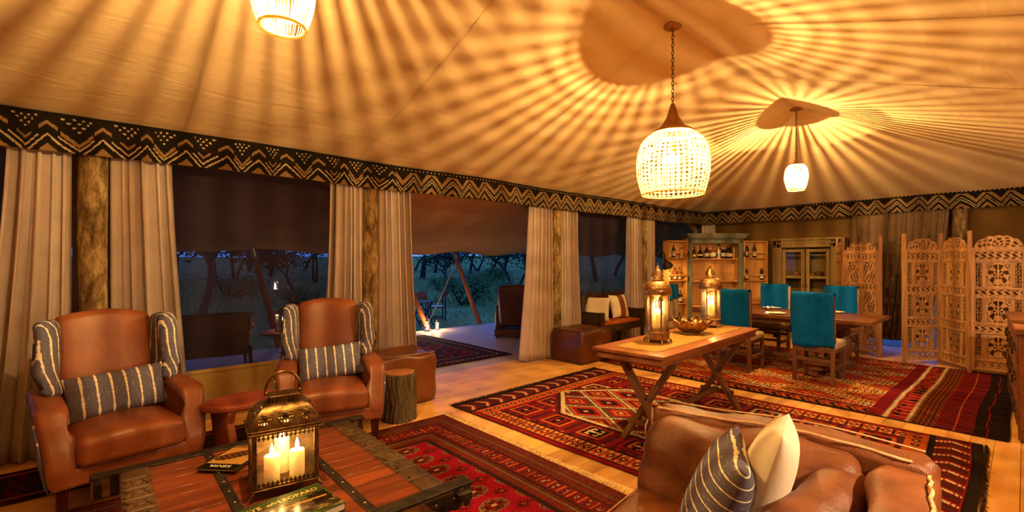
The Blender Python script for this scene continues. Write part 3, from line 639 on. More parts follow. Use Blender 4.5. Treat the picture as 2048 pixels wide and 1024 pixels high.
def tree_mesh(seed, h, spread, nleaf, bush=False, flat=.28):
    rnd = random.Random(seed); br = MB(); tips = []
    def grow(p, d, l, r, lev):
        pts = [p]; q = Vector(p); dd = Vector(d)
        for k in range(4):
            dd = (dd+Vector((rnd.uniform(-.25,.25), rnd.uniform(-.25,.25), rnd.uniform(-.1,.12)))).normalized(); q = q+dd*l/4; pts.append(tuple(q))
        br.tube(pts, [r*(1-.12*k) for k in range(5)], 6)
        if lev <= 1: tips.append((tuple(q), l)); tips.append((pts[3], l))
        if lev > 0:
            for k in range(3 if lev > 1 else 4):
                a = rnd.uniform(0, 2*PI); s = spread; nd = (dd*.6+Vector((math.cos(a)*s, math.sin(a)*s, rnd.uniform(.05, .5)))).normalized(); grow(tuple(q), nd, l*rnd.uniform(.55,.8), r*.55, lev-1)
    if bush:
        for k in range(7): a = rnd.uniform(0, 2*PI); grow((rnd.uniform(-.2,.2), rnd.uniform(-.2,.2), 0), (math.cos(a)*.8, math.sin(a)*.8, .8), h*.45, .03*h, 1)
    else:
        a = rnd.uniform(0, 2*PI); n = rnd.choice((1, 2, 2))
        for k in range(n): grow((0,0,-.1), (math.cos(a+k*2.6)*.28*(n > 1), math.sin(a+k*2.6)*.28*(n > 1), 1), h*.42, h*.024, 2)
    P = []; C = np.array([t[0] for t in tips]); pick = RNG.integers(0, len(C), nleaf); s = h*.13
    ctr = C[pick] + RNG.normal(0, 1, (nleaf, 3))*np.array([s, s, s*flat*1.6]); sz = (.035 if bush else .022)*h*RNG.uniform(.6, 1.4, (nleaf, 1)); d1 = RNG.normal(0, 1, (nleaf, 3)); d1 /= np.linalg.norm(d1, axis=1)[:, None]; d2 = np.cross(d1, RNG.normal(0, 1, (nleaf, 3))); d2 /= np.linalg.norm(d2, axis=1)[:, None]
    V = np.stack([ctr-d1*sz, ctr+d2*sz*.5, ctr+d1*sz, ctr-d2*sz*.5], 1).reshape(-1, 3); lf = MB(); lf.v = [tuple(p) for p in V.tolist()]; lf.f = [(4*i, 4*i+1, 4*i+2, 4*i+3) for i in range(nleaf)]
    return br.mesh('trunk'), lf.mesh('foliage', 0)
TM = [tree_mesh(11, 5.2, .75, 2600), tree_mesh(23, 4.4, .8, 2400), tree_mesh(37, 6.0, .7, 2800), tree_mesh(41, 4.8, .85, 2200)]
BM = [tree_mesh(61, 1.9, .6, 1800, True, .5), tree_mesh(67, 1.5, .6, 1400, True, .5)]
def plant(kind, meshes, px, dist, label, sc=1.0, rz=0, cat='tree', grp='savanna trees'):
    r = (px-1024)/930; ux, uy = math.cos(HEAD)+r*math.sin(HEAD), math.sin(HEAD)-r*math.cos(HEAD); x, y = ux*dist, uy*dist
    t = thing(kind, label, cat, (x, y, gz(x, y)-.03), rz, grp); sc *= 1.4 if dist > 38 and cat == 'tree' else 1; t.scale = (sc, sc, sc*.9)
    obj('trunk', meshes[0], M['branch'], t); obj('foliage', meshes[1], M['leaf'] if cat == 'tree' else M['leaf_b'], t); return t
rt = random.Random(5)
spec = [(845, 46.0, 0, 1.0, 'small acacia in the gap right beside the left doorway curtain'),
        (893, 34.0, 1, 0.92, 'forked acacia left of the leaning pole in the doorway'),
        (938, 52.0, 2, 0.95, 'acacia behind the leaning pole in the doorway'),
        (975, 43.0, 3, 1.1, 'broad acacia above the leather club chair outside'),
        (1008, 59.0, 0, 1.15, 'tall acacia right of the club chair outside'),
        (1030, 30.0, 1, 1.0, 'rightmost acacia at the edge of the doorway'),
        (870, 60.0, 2, 1.0, 'distant acacia between the two leftmost doorway trees'),
        (955, 66.0, 1, 1.2, 'far acacia on the doorway skyline'),
        (915, 73.0, 3, 1.1, 'distant acacia left of the pole on the skyline'),
        (1050, 70.0, 2, 1.1, 'distant acacia behind the right doorway curtain'),
        (830, 67.0, 3, 1.2, 'far acacia behind the left doorway curtain'),
        (400, 13.5, 2, 0.95, 'nearest acacia with thick crooked boughs at the left of the window'),
        (432, 32.0, 0, 1.0, 'mid-distance twin acacia in the left window'),
        (470, 40.0, 1, 1.2, 'acacia in the middle of the left window'),
        (590, 26.0, 3, 0.9, 'thin acacia near the hanging lantern in the left window'),
        (630, 38.0, 0, 1.1, 'acacia at the right side of the left window'),
        (540, 49.0, 2, 1.2, 'far acacia behind the window pole'),
        (670, 46.0, 1, 1.2, 'acacia behind the middle curtain'),
        (1195, 40.0, 2, 1.1, 'acacia dimly seen behind the bench window'),
        (1230, 52.0, 3, 1.2, 'far acacia behind the bench window'),
        (350, 43.0, 1, 1.1, 'acacia behind the left post'),
        (500, 60.0, 0, 1.3, 'distant acacia on the skyline of the left window'),
        (610, 68.0, 3, 1.3, 'distant acacia right of the hanging lantern')]
for px, d, k, sc, lab in spec: plant('acacia_tree', TM[k], px, d, lab, sc, rt.uniform(0, 6.3))
for px, d, k, sc, lab in ((925,21,0,1.1,'sprawling thorn bush behind the leaning pole'), (957,31,1,1.2,'low thorn bush left of the club chair'), (880,30,0,.8,'small bush below the forked acacia'), (1010,24,1,1.0,'bush behind the club chair'), (600,20,1,.9,'bush in the lantern window'), (460,24,0,1.0,'low bush in the left window'), (985,41,0,1.1,'bush under the broad acacia')):
    plant('thorn_bush', BM[k], px, d, lab, sc, rt.uniform(0, 6.3), 'bush', 'thorn bushes')
def grass():
    n = 26000; ang = RNG.uniform(math.radians(28), math.radians(105), n); r = RNG.uniform(11, 48, n)**1.0; x, y = r*np.cos(ang), r*np.sin(ang); k = (y > 10.2) | (x > 14.5); x, y, r = x[k], y[k], r[k]; n = len(x)
    z = np.array([gz(a, b) for a, b in zip(x, y)]); h = RNG.uniform(.05, .16, n)*(1+(r > 22)*1.8); w = h*.12+.008; a = RNG.uniform(0, PI, n); lx, ly = RNG.normal(0, .3, n)*h, RNG.normal(0, .3, n)*h
    V = np.stack([np.stack([x-w*np.cos(a), y-w*np.sin(a), z-.03], -1), np.stack([x+w*np.cos(a), y+w*np.sin(a), z-.03], -1), np.stack([x+lx, y+ly, z+h], -1)], 1).reshape(-1, 3)
    mb = MB(); mb.v = [tuple(p) for p in V.tolist()]; mb.f = [(3*i, 3*i+1, 3*i+2) for i in range(n)]
    o = obj('savanna_grass', mb, M['grass'], gr, smooth=0); o['kind'] = 'stuff'
grass()

# folding safari chairs by the lawn table
def director_chair():
    t = thing('safari_chair', 'folding safari chair with red canvas back standing side-on on the lawn', 'chair', (0,0,0), 0, 'safari chairs'); w = .27
    for s in (-1, 1):
        for y in (-.24, .24): obj('leg', MB().beam((s*w, y, 0), (s*w, y, .64 if y < 0 else .98), .032, .04), M['bench'], t)
        obj('armrest', MB().box(s*w-.03, s*w+.03, -.28, .26, .62, .645), M['bench'], t); obj('foot_rail', MB().box(s*w-.018, s*w+.018, -.25, .25, .06, .10), M['bench'], t); obj('seat_rail', MB().box(s*w-.018, s*w+.018, -.24, .24, .42, .46), M['bench'], t)
    obj('seat', MB().grid(lambda u, v: (-.27+.54*u, -.24+.46*v, .46-.03*math.sin(PI*u)), 8, 4), M['cream'], t, solid=.008); obj('backrest', MB().grid(lambda u, v: (-.27+.54*u, .25+.05*math.sin(PI*u)+.03*v, .72+.25*v), 8, 4), M['terracotta'], t, solid=.008); return t
c1 = director_chair(); c1.location = (8.45, 13.0, gz(8.4, 13)); c1.rotation_euler.z = face_to(-1, .45)
dup(c1, (7.75, 13.15, gz(7.8, 13.1)), face_to(.3, 1), 'safari chair with red canvas back, half hidden behind the lawn table')
tb = thing('lawn_table', 'small folding timber table on the lawn between the safari chairs', 'table', (7.35, 12.2, gz(7.6, 12.6)), .4)
for i in range(5): obj('slat', MB().box(-.4, .4, -.3+.122*i, -.3+.122*i+.112, .70, .725), M['tent_pole'], tb)
for s in (-1, 1): obj('leg', MB().beam((s*.3, -.25, 0), (s*.3, .25, .70), .03, .04), M['bench'], tb); obj('leg', MB().beam((s*.27, .25, 0), (s*.27, -.25, .70), .03, .04), M['bench'], tb)

# hurricane lanterns
def hurricane(loc, label, s=1.0, watts=3.0, hang=None):
    t = thing('hurricane_lantern', label, 'lantern', loc, random.uniform(0, 3), 'hurricane lanterns'); t.scale = (s,)*3
    obj('tank', MB().lathe([(.06,0),(.075,.01),(.075,.045),(.05,.06),(.03,.075)], 18), M['steel'], t); obj('globe', MB().lathe([(.034,.08),(.055,.11),(.058,.14),(.045,.18),(.03,.21)], 18, cap=False), M['glass'], t)
    obj('flame', MB().lathe([(.004,.085),(.016,.105),(.014,.13),(.003,.165)], 10), M['flame_far'], t); cp = MB().lathe([(.04,.21),(.045,.22),(.03,.245),(.032,.26),(.012,.275)], 16); obj('chimney_cap', cp, M['steel'], t)
    for q in (-1, 1): obj('side_tube', MB().tube([(q*.06,0,.04),(q*.082,0,.06),(q*.082,0,.19),(q*.04,0,.235)], .006, 6), M['steel'], t)
    obj('bail_handle', MB().tube([(.08*math.cos(PI*i/10), 0, .2+.16*math.sin(PI*i/10)) for i in range(11)], .003, 5), M['steel'], t)
    if hang: obj('hanging_wire', MB().tube([(0,0,.36),(0,0,hang)], .003, 5), M['iron'], t)
    point_light(t, (0,0,.19), watts, FLAME, .03); return t
hurricane((5.47, 8.80, -.003), 'larger lit hurricane lantern at the deck edge by the curtain', 1.0, 9); hurricane((5.75, 8.83, -.003), 'smaller lit hurricane lantern right of the other, by the guy rope', .78, 6)
hurricane((2.72, 10.0, .93), 'lit hurricane lantern hanging beyond the left window', .9, 5, .9)

# verandah furniture
def club_chair():
    t = thing('leather_club_chair', 'dark leather club chair seen from behind on the verandah', 'chair', (6.55, 7.05, 0), face_to(.75, .66))
    def bk(u, v, w, q): return (q.x*(1-.12*(1-w)*.5)+0, q.y+.07*w+.03*(1-u*u)*v, q.z+.03*(1-u*u)*(w > .5))
    obj('backrest', MB().rbox((0,.34,.62), (.74,.24,.82), .09, 4, 6, bk), M['leather_dark'], t, smooth=60); obj('seat_cushion', MB().rbox((0,-.06,.36), (.5,.66,.22), .06, 3, 4), M['leather_dark'], t, smooth=60)
    for s in (-1, 1): obj('armrest', MB().rbox((s*.34,-.06,.40), (.2,.78,.5), .08, 4, 4), M['leather_dark'], t, smooth=60)
    obj('skirt', MB().box(-.42, .42, -.42, .44, .03, .17), M['leather_dark'], t, bevel=.01)
    for s in (-1, 1):
        for y in (-.36, .38): obj('leg', MB().box(s*.36-.03, s*.36+.03, y-.03, y+.03, 0, .04), M['mahogany'], t)
    return t
club_chair()
def cane_chair():
    t = thing('cane_armchair', 'low cane-backed armchair seen from behind outside the left window', 'chair', (1.18, 6.95, 0), face_to(.12, 1))
    def cb(u, v):
        a = (u-.5)*2.3; return (.40*math.sin(a)*(1+.1*v), .30*math.cos(a)*(.8+.35*v)-.02+.10*v, .42+.42*v+.03*math.cos(a*1.3)*v)
    obj('cane_back', MB().grid(cb, 22, 8), M['cane'], t, solid=.012)
    obj('top_rail', MB().tube([cb(i/22, 1.0) for i in range(23)], .024, 8), M['bench'], t); obj('middle_rail', MB().tube([cb(i/22, .38) for i in range(23)], .016, 6), M['bench'], t); obj('lower_rail', MB().tube([cb(i/22, 0) for i in range(23)], .022, 8), M['bench'], t)
    for u in (.08, .5, .92): obj('back_post', MB().tube([cb(u, 0), cb(u, .5), cb(u, 1)], .02, 7), M['bench'], t)
    for s in (-1, 1):
        obj('armrest', MB().tube([(s*.39,.1,.66),(s*.43,-.1,.66),(s*.44,-.3,.64),(s*.41,-.36,.6)], [.03,.032,.034,.028], 8), M['tent_pole'], t); obj('arm_support', MB().beam((s*.41,-.3,.62), (s*.38,-.3,.3), .035, .05), M['bench'], t)
        for y, z in ((-.32,.40),(.26,.44)): obj('leg', MB().beam((s*.36,y,z), (s*.38,y*1.12,0), .045, .045, w2=.03, h2=.03), M['bench'], t)
    obj('seat', MB().rbox((0,-.04,.38), (.7,.62,.1), .04), M['cane'], t); return t
cane_chair()
vt = thing('verandah_table', 'round timber side table with a lantern outside the left window', 'table', (2.02, 7.0, 0)); obj('top', MB().lathe([(.28,.50),(.3,.51),(.3,.53),(.28,.54)], 32), M['tent_pole'], vt); obj('column', MB().lathe([(.04,.05),(.06,.12),(.035,.25),(.05,.4),(.1,.5)], 14), M['tent_pole'], vt); obj('foot', MB().lathe([(.2,0),(.2,.03),(.05,.06)], 20), M['tent_pole'], vt)
vl = thing('candle_lantern', 'small square candle lantern on the verandah table', 'lantern', (2.0, 6.98, .54), .3); obj('base', MB().box(-.075,.075,-.075,.075,0,.02), M['bronze'], vl); obj('roof', MB().lathe([(.11,.24),(.06,.3),(.02,.32)], 4, RZ(PI/4)), M['bronze'], vl, smooth=0)
for sx in (-1, 1):
    for sy in (-1, 1): obj('corner_post', MB().box(sx*.068-.007, sx*.068+.007, sy*.068-.007, sy*.068+.007, .02, .24), M['bronze'], vl)
    obj('pane', MB().box(sx*.066-.001, sx*.066+.001, -.06, .06, .02, .24), M['glass'], vl); obj('pane', MB().box(-.06, .06, sx*.066-.001, sx*.066+.001, .02, .24), M['glass'], vl)
vc = thing('candle', 'lit candle inside the verandah table lantern', 'candle', (2.0, 6.98, .56)); obj('wax', MB().lathe([(.03,0),(.03,.12),(.02,.122)], 14), M['wax'], vc); obj('flame', MB().lathe([(.003,.125),(.011,.14),(.009,.16),(.001,.185)], 8), M['flame'], vc); point_light(vc, (0,0,.2), 3, FLAME, .02)

make_rug('verandah_rug', 'dark red patterned rug on the verandah outside the doorway', rug_verandah(), (3.72, 6.98, -.003))

# ---------------------------------------------------------------- rugs indoors
make_rug('kilim_rug', 'red kilim with a cream-outlined lattice field under the trestle console', rug_kilim(), (4.09, 2.12, .0), math.radians(1.5), ('x2y', M['fringe_dark'], .05, 0, 10) if False else ('yy', M['fringe_dark'], .035, 0, 420))
make_rug('kilim_rug', 'large orange kilim with long diamonds under the dining table', rug_diamond(), (7.33, 2.19, .0), math.radians(-.6))
make_rug('bokhara_rug', 'crimson rug with rows of oval medallions under the coffee table', rug_bokhara(), (1.08, 2.30, .0), math.radians(-.6), ('x', M['fringe'], .085, 0, 620))
make_rug('narrow_runner_rug', 'dark narrow rug along the curtains under the wing chairs', rug_runner(), (-.12, 4.52, .0))

# ---------------------------------------------------------------- pendant lamps
def pendant(x, y, R, prof, zb, zt, cone_h, label, watts, n_around, n_rows, zbulb, br=.05, slot=False):
    """prof: (r, z) of the woven shade from its open rim at zb to its crown at zt"""
    t = thing('pendant_lamp', label, 'lamp', (x, y, zb), 0, 'woven pendant lamps'); H = zt-zb
    def pr(v):
        k = v*(len(prof)-1); i = min(int(k), len(prof)-2); f = k-i
        p0, p1, p2, p3 = prof[max(i-1,0)], prof[i], prof[i+1], prof[min(i+2, len(prof)-1)]
        h = lambda a,b,c,d: .5*((2*b)+(-a+c)*f+(2*a-5*b+4*c-d)*f*f+(-a+3*b-3*c+d)*f**3)
        return h(p0[0],p1[0],p2[0],p3[0]), h(p0[1],p1[1],p2[1],p3[1])
    def fn(u, v): r, z = pr(v); a = 2*PI*u; return (r*math.cos(a), r*math.sin(a), z)
    def mask(u, v):
        if v < .025 or v > .965: return True
        j = v*n_rows; row = math.floor(j); fu = u*n_around; dx = (fu-math.floor(fu)-.5); dy = (j-row-.5)
        if slot: k = math.floor(fu); return not (abs(dy) < .485 and abs(dx) < .24+.16*math.sin(k*12.9+row*1.7))
        return not (abs(dx) < .34 and abs(dy) < .42 and abs(dx)**2+(abs(dy)*.9)**2 < .150+.03*math.sin(math.floor(fu)*5.3+row*2.9))
    obj('woven_shade', MB().grid(fn, n_around*(8 if slot else 7), n_rows*(10 if slot else 6), mask, wrap=True), M['shade'], t, smooth=80)
    ro = pr(0)[0]; obj('rim', MB().tube([(ro*math.cos(2*PI*i/48), ro*math.sin(2*PI*i/48), 0) for i in range(48)], .006, 6, True), M['shade'], t)
    rc = pr(1)[0]; zc = H
    obj('crown_cap', MB().lathe([(rc*1.08, zc-.004), (rc*1.05, zc+.008), (rc*.6, zc+cone_h*.22), (rc*.3, zc+cone_h*.55), (.02, zc+cone_h), (.012, zc+cone_h+.01)], 28), M['stem'], t)
    top = roof_z(x, y)-zb
    ch = MB(); z = zc+cone_h; k = 0
    while z < top-.05:
        m = RZ(PI/2*(k % 2)); ch.tube([(m @ Vector((.011*math.cos(a_), 0, z+.02+.02*math.sin(a_)))) for a_ in [2*PI*i/10 for i in range(10)]], .0032, 5, True); z += .034; k += 1
    obj('chain', ch, M['iron'], t)
    obj('ceiling_rose', MB().lathe([(.075, top-.035), (.08, top-.03), (.075, top-.012), (.03, top-.002)], 22), M['stem'], t)
    obj('bulb_holder', MB().lathe([(.022, zbulb-zb+.055), (.026, zbulb-zb+.06), (.026, zbulb-zb+.12), (.01, zbulb-zb+.13)], 14), M['brass'], t); obj('flex', MB().tube([(0,0,zbulb-zb+.12), (0,0,zc)], .004, 6), M['iron'], t)
    obj('bulb', MB().ball((0,0,zbulb-zb), (.034,.034,.045), 14, 10), M['bulb'], t)
    for i in range(8):
        a_ = 2*PI*i/8; obj('frame_wire', MB().tube([((pr(v/10)[0]-.004)*math.cos(a_), (pr(v/10)[0]-.004)*math.sin(a_), pr(v/10)[1]) for v in range(11)], .0022, 4), M['iron'], t)
    point_light(t, (0, 0, zbulb-zb), watts, WARM, br); return t
big = [(.265,0),(.285,.07),(.303,.15),(.312,.24),(.308,.33),(.29,.41),(.25,.485),(.175,.545)]
pendant(3.83, YR, .31, big, 2.105, 2.65, .25, 'largest woven pendant lamp, wooden flared neck, hanging over the console', P_BIG, 40, 17, 2.42, .015)
sm = [(.122,0),(.145,.05),(.166,.12),(.175,.19),(.17,.26),(.15,.32),(.105,.37)]
smA = [(r*.74, z*.86) for r, z in sm]; smB = [(r*.82, z*.95) for r, z in sm]
pendant(.60, YR, .17, smA, 2.49, 2.49+.37*.86, .06, 'small woven pendant lamp cut off by the top edge above the coffee table', P_SMALL, 56, 4, 2.66, .004, True)
pendant(7.15, YR, .17, smB, 2.485, 2.485+.37*.95, .06, 'small woven pendant lamp farthest away, over the dining table', P_SMALL, 48, 4, 2.69, .005, True)

# ---------------------------------------------------------------- wing chairs
def wing_chair(loc, rz, label):
    t = thing('wing_chair', label, 'armchair', loc, rz, 'wing chairs')
    crown = lambda u, v, w, q: (q.x, q.y+(-.015*(1-u*u) if v < 0 else 0), q.z+(.045*(1-u*u*.8)*(1-v*v*.6) if w > 0 else 0))
    obj('seat_cushion', MB().rbox((0,-.10,.375), (.555,.64,.17), .05, 4, 7, crown), M['leather'], t, smooth=60)
    obj('seat_rail', MB().box(-.385,.385,-.385,.34,.19,.30), M['leather'], t, bevel=.018, seg=3)
    def bk(u, v, w, q): h = (w+1)/2; return (q.x*(1+.05*h), q.y+.20*h+.02*u*u, q.z+.045*(1-u*u)*max(0, w))
    obj('backrest', MB().rbox((0,.20,.755), (.545,.12,.70), .045, 4, 8, bk), M['leather'], t, smooth=60)
    obj('outside_back', MB().box(-.36,.36,.34,.37,.2,.9), M['stripe_x'], t, bevel=.01)
    for s in (-1, 1):
        pr = [(.36,.19),(-.375,.19),(-.395,.30),(-.375,.36),(-.335,.42),(-.285,.52),(-.262,.585),(-.235,.622),(-.19,.635),(.0,.65),(.36,.66)]
        mx = Matrix(((0,0,1,0),(1,0,0,0),(0,1,0,0),(0,0,0,1)))
        mb = MB().prism(pr, .27, .395, mx); mb.v = [(s*(x+(.055*max(0,(z-.25))/.35)*(x > .3)+.02*(x < .3)*(z > .5)), y, z) for x, y, z in mb.v]
        if s < 0: mb.f = [q[::-1] for q in mb.f]
        obj('armrest', mb, M['leather'], t, bevel=.034, seg=4, smooth=60)
        wp = [(.42,1.06),(.40,.66),(.03,.64),(.045,.70),(.085,.80),(.10,.90),(.105,1.0),(.125,1.065),(.165,1.105),(.22,1.118),(.34,1.10)]
        mb = MB().prism(wp, .268, .392, mx); mb.v = [(s*(x+.05*max(0, .30-y)*(z > .7)), y, z) for x, y, z in mb.v]
        if s < 0: mb.f = [q[::-1] for q in mb.f]
        obj('wing', mb, M['stripe_w'], t, bevel=.045, seg=4, smooth=60)
        mb = MB().prism([(.36,.20),(-.33,.20),(-.30,.44),(-.2,.58),(.36,.62)], .398, .408, mx); mb.v = [(s*(x+(.052*max(0,(z-.25))/.35)), y, z) for x, y, z in mb.v]
        obj('side_panel', mb, M['stripe_y'], t)
        obj('leg', MB().beam((s*.335,-.335,.20), (s*.335,-.345,0), .062, .062, w2=.044, h2=.044), M['mahogany'], t, bevel=.004); obj('leg', MB().beam((s*.32,.31,.20), (s*.32,.36,0), .055, .055, w2=.04, h2=.04), M['mahogany'], t, bevel=.004)
        nh = MB()
        for i in range(7): nh.ball((s*.385-s*.016*i, -.388, .20), (.005,.003,.005), 6, 4)
        for i in range(18): nh.ball((s*.398, -.38+.04*i, .20), (.003,.005,.005), 6, 4)
        o = obj('nail_heads', nh, M['nail'], t); o['kind'] = 'stuff'
    for ch in t.children:                                   # the chair narrows towards its back
        for vt in ch.data.vertices: vt.co.x *= .97-.11*(vt.co.y+.38)/.76*(1 if vt.co.z < .68 else .35)
    return t
M['stripe_w'] = m_stripe('grey_stripe_weave_wing', 0, srgb(108,106,132), srgb(244,230,206), .047, .008, .35, .8)
wing_chair((.14, 4.08, .015), face_to(.17, -.98), 'brown leather wing chair with grey striped wings, nearest at the left'); wing_chair((1.55, 4.06, .015), face_to(-.30, -.95), 'brown leather wing chair with grey striped wings, beside the tree stump')
def cushion(name, label, w, h, t, mat, loc, rot, wob=.05, group=None, extra=None):
    o = thing(name, label, 'cushion', loc, 0, group); o.rotation_euler = rot
    obj('cover', MB().pillow(w, h, t, 22, wob=wob), mat, o, smooth=60)
    if extra: extra(o)
    return o
def loc_in(loc, rz, p): q = RZ(rz) @ Vector(p); return (loc[0]+q.x, loc[1]+q.y, loc[2]+q.z)
for L, r, tl, lab in (((.14,4.08,.015), face_to(.17,-.98), .06, 'grey striped lumbar cushion on the left wing chair'), ((1.55,4.06,.015), face_to(-.30,-.95), .07, 'grey striped lumbar cushion on the right wing chair')):
    e = (Matrix.Rotation(r, 4, 'Z') @ RY(-tl) @ RX(PI/2-.32)).to_euler(); cushion('lumbar_cushion', lab, .53, .285, .15, M['stripe_x'], loc_in(L, r, (0,.02,.62)), e, group='striped lumbar cushions')

# slab side table, stump, poufs
st = thing('slab_side_table', 'low oval hardwood slab table between the two wing chairs', 'table', (.82, 3.80, .015), .25)
obj('top', MB().prism([(.255*math.cos(a)*(1+.05*math.sin(3*a)), .19*math.sin(a)*(1+.06*math.cos(2*a+1))) for a in [2*PI*i/32 for i in range(32)]], .46, .505), M['slab'], st, bevel=.014, seg=3)
for s in (-1, 1):
    pl = [(-.13,0),(.13,0),(.12,.08),(.09,.2),(.10,.34),(.14,.46),(-.14,.46),(-.115,.38),(-.15,.28),(-.13,.12)]
    obj('leg_slab', MB().prism(pl, s*.14-.028, s*.14+.028, Matrix(((0,0,1,0),(1,0,0,0),(0,1,0,0),(0,0,0,1)))), M['slab_v'], st, bevel=.01)
def stump():
    t = thing('tree_stump', 'rough-barked tree stump stool beside the right wing chair', 'stool', (2.20, 4.03, .0)); rnd = random.Random(4); nz, na = 18, 44; ph = [rnd.uniform(0, 6.3) for _ in range(6)]
    def rad(a, z): return .146*(1+.05*math.sin(2*a+ph[0])+.035*math.sin(3*a+ph[1])+.06*(z < .12)*(1-z/.12)*1.0)
    def fn(u, v):
        a = 2*PI*u; z = .45*v; g = .010*math.sin(23*a+2.5*math.sin(z*14+ph[2]))+.006*math.sin(37*a+3*math.sin(z*21)); r = rad(a, z)+g; return (r*math.cos(a), r*math.sin(a), z)
    obj('bark', MB().grid(fn, 110, 16, wrap=True), M['bark'], t, smooth=50)
    obj('cut_top', MB().prism([((rad(a, .45)-.006)*math.cos(a), (rad(a, .45)-.006)*math.sin(a)) for a in [2*PI*i/44 for i in range(44)]], .43, .452), M['endgrain'], t, bevel=.004); return t
stump()
def pouf(loc, sz, rz, mat, label, sag=.04):
    t = thing('leather_pouf', label, 'pouf', loc, rz, 'leather poufs')
    def fn(u, v, w, q): return (q.x*(1+.05*(1-w*w))+.01*math.sin(5*w+2*v), q.y*(1+.05*(1-w*w))+.01*math.sin(4*w+3*u), q.z-sag*(w > 0)*(1-u*u)*(1-v*v)+.012*math.sin(6*u+2)*math.sin(5*v)*(w > 0))
    obj('cover', MB().rbox((0,0,sz[2]/2), sz, .06, 4, 10, fn), mat, t, smooth=60)
    x, y, z = sz[0]/2-.012, sz[1]/2-.012, sz[2]-.012
    for zz in (z, .02): obj('seam_welt', MB().tube([(a*x*(1.0), b*y, zz) for a, b in ((-1,-1),(0,-1.01),(1,-1),(1.01,0),(1,1),(0,1.01),(-1,1),(-1.01,0))], .006, 6, True), mat, t)
    return t
pouf((2.44, 4.62, 0), (.74, .58, .54), math.radians(-4), M['leather_pouf'], 'sagging tan-brown leather pouf behind the stump by the doorway curtain', .05); pouf((5.63, 4.61, 0), (.72, .60, .50), 0, M['leather_dark'], 'square dark brown leather pouf between doorway curtain and bench', .02)

# ---------------------------------------------------------------- coffee table made from an old cart bed
CT = (.70, 2.52, .015); TZ = .41
ct = thing('cart_bed_coffee_table', 'old timber cart-bed coffee table with carved end beams and iron straps', 'table', CT, math.radians(-1.0))
HX, HY = .60, .60
rnd = random.Random(12); y = -HY+.005; k = 0
secs = [(-HX+.12, -.235), (-.195, .205), (.245, HX-.12)]
while y < HY-.02:
    w = rnd.choice((.09,.105,.12,.135)); w = min(w, HY-.005-y)
    for a, b in secs: obj('plank', MB().box(a, b, y+.001, y+w-.001, TZ-.045, TZ-.012-rnd.uniform(0,.003)), M['rustic'], ct, bevel=.002, seg=1)
    y += w
for xs in (-.215, .225):
    o = obj('iron_strap', MB().box(xs-.022, xs+.022, -HY, HY, TZ-.03, TZ-.006), M['iron'], ct, bevel=.004)
    for i in range(9): obj('rivet', MB().ball((xs, -HY+.08+i*.13, TZ-.006), (.007,.007,.004), 8, 5), M['oldbrass'], o)
for s in (-1, 1):
    bx = s*(HX-.06); o = obj('carved_end_beam', MB().box(bx-.058, bx+.058, -HY-.01, HY+.01, TZ-.09, TZ-.020), M['carved'], ct, bevel=.004)
    n = 9
    for i in range(n):
        yc = -HY+.07+i*(2*HY-.14)/(n-1); cm = MB()
        if 0 < i < n-1:
            for a in (1, -1):
                pts = [(bx-.05+.1*q/8, yc+a*(.045-.06*math.sin(PI*q/8)), TZ-.003) for q in range(9)]; cm.tube(pts, .009, 6)
            cm.ball((bx,yc,TZ-.004), (.015,.015,.013), 8, 5); cm.ball((bx-.028,yc+.03,TZ-.004), (.014,.007,.006), 8, 4); cm.ball((bx+.028,yc-.03,TZ-.004), (.014,.007,.006), 8, 4)
        else: cm.ball((bx,yc,TZ-.004), (.016,.016,.006), 8, 5)
        cm.rbox((bx, yc, TZ-.027), (.124, (2*HY-.14)/(n-1)-.008, .046), .012, 2, 2); obj('carved_block', cm, M['carved'], o)
for s in (-1, 1):
    yb = s*(HY+.035); o = obj('side_beam', MB().box(-HX-.11, HX+.11, yb-.032, yb+.032, TZ-.115, TZ-.012), M['beam'], ct, bevel=.006)
    obj('iron_edge', MB().box(-HX-.115, HX+.115, yb-.038, yb+.038, TZ-.02, TZ-.006), M['iron'], o, bevel=.003)
    obj('brass_plate', MB().box(-HX+.1, HX-.16, yb+s*.030, yb+s*.037, TZ-.108, TZ-.024), M['oldbrass'], o)
    for xc in (-HX-.085, HX+.085, -HX-.02, HX+.02):
        obj('iron_band', MB().box(xc-.016, xc+.016, yb-.037, yb+.037, TZ-.118, TZ-.01), M['iron'], o, bevel=.003)
    for xc in (-HX+.06, HX-.06):
        br = MB().prism([(xc-.09,TZ-.03),(xc+.10,TZ-.03),(xc+.10,TZ-.10),(xc+.05,TZ-.108),(xc-.0,TZ-.10),(xc-.05,TZ-.07)], 0, .008, Matrix(((1,0,0,0),(0,0,s,yb+s*.034),(0,1,0,0),(0,0,0,1))))
        b_ = obj('iron_bracket', br, M['iron'], o)
        for q in (-.04, .06): obj('bolt', MB().ball((xc+q, yb+s*.043, TZ-.055), (.008,.005,.008), 8, 5), M['oldbrass'], b_)
    obj('iron_lug', MB().prism([(HX+.01,TZ-.075),(HX+.09,TZ-.075),(HX+.09,TZ-.035),(HX+.01,TZ-.03)], 0, .04, Matrix(((1,0,0,0),(0,0,s,yb+s*.03),(0,1,0,0),(0,0,0,1)))), M['iron'], o, bevel=.005)
for sx in (-1, 1):
    for sy in (-1, 1): obj('leg', MB().box(sx*.46-.045, sx*.46+.045, sy*.48-.045, sy*.48+.045, 0, TZ-.05), M['beam'], ct, bevel=.006)
TT = CT[2]+TZ   # tabletop height

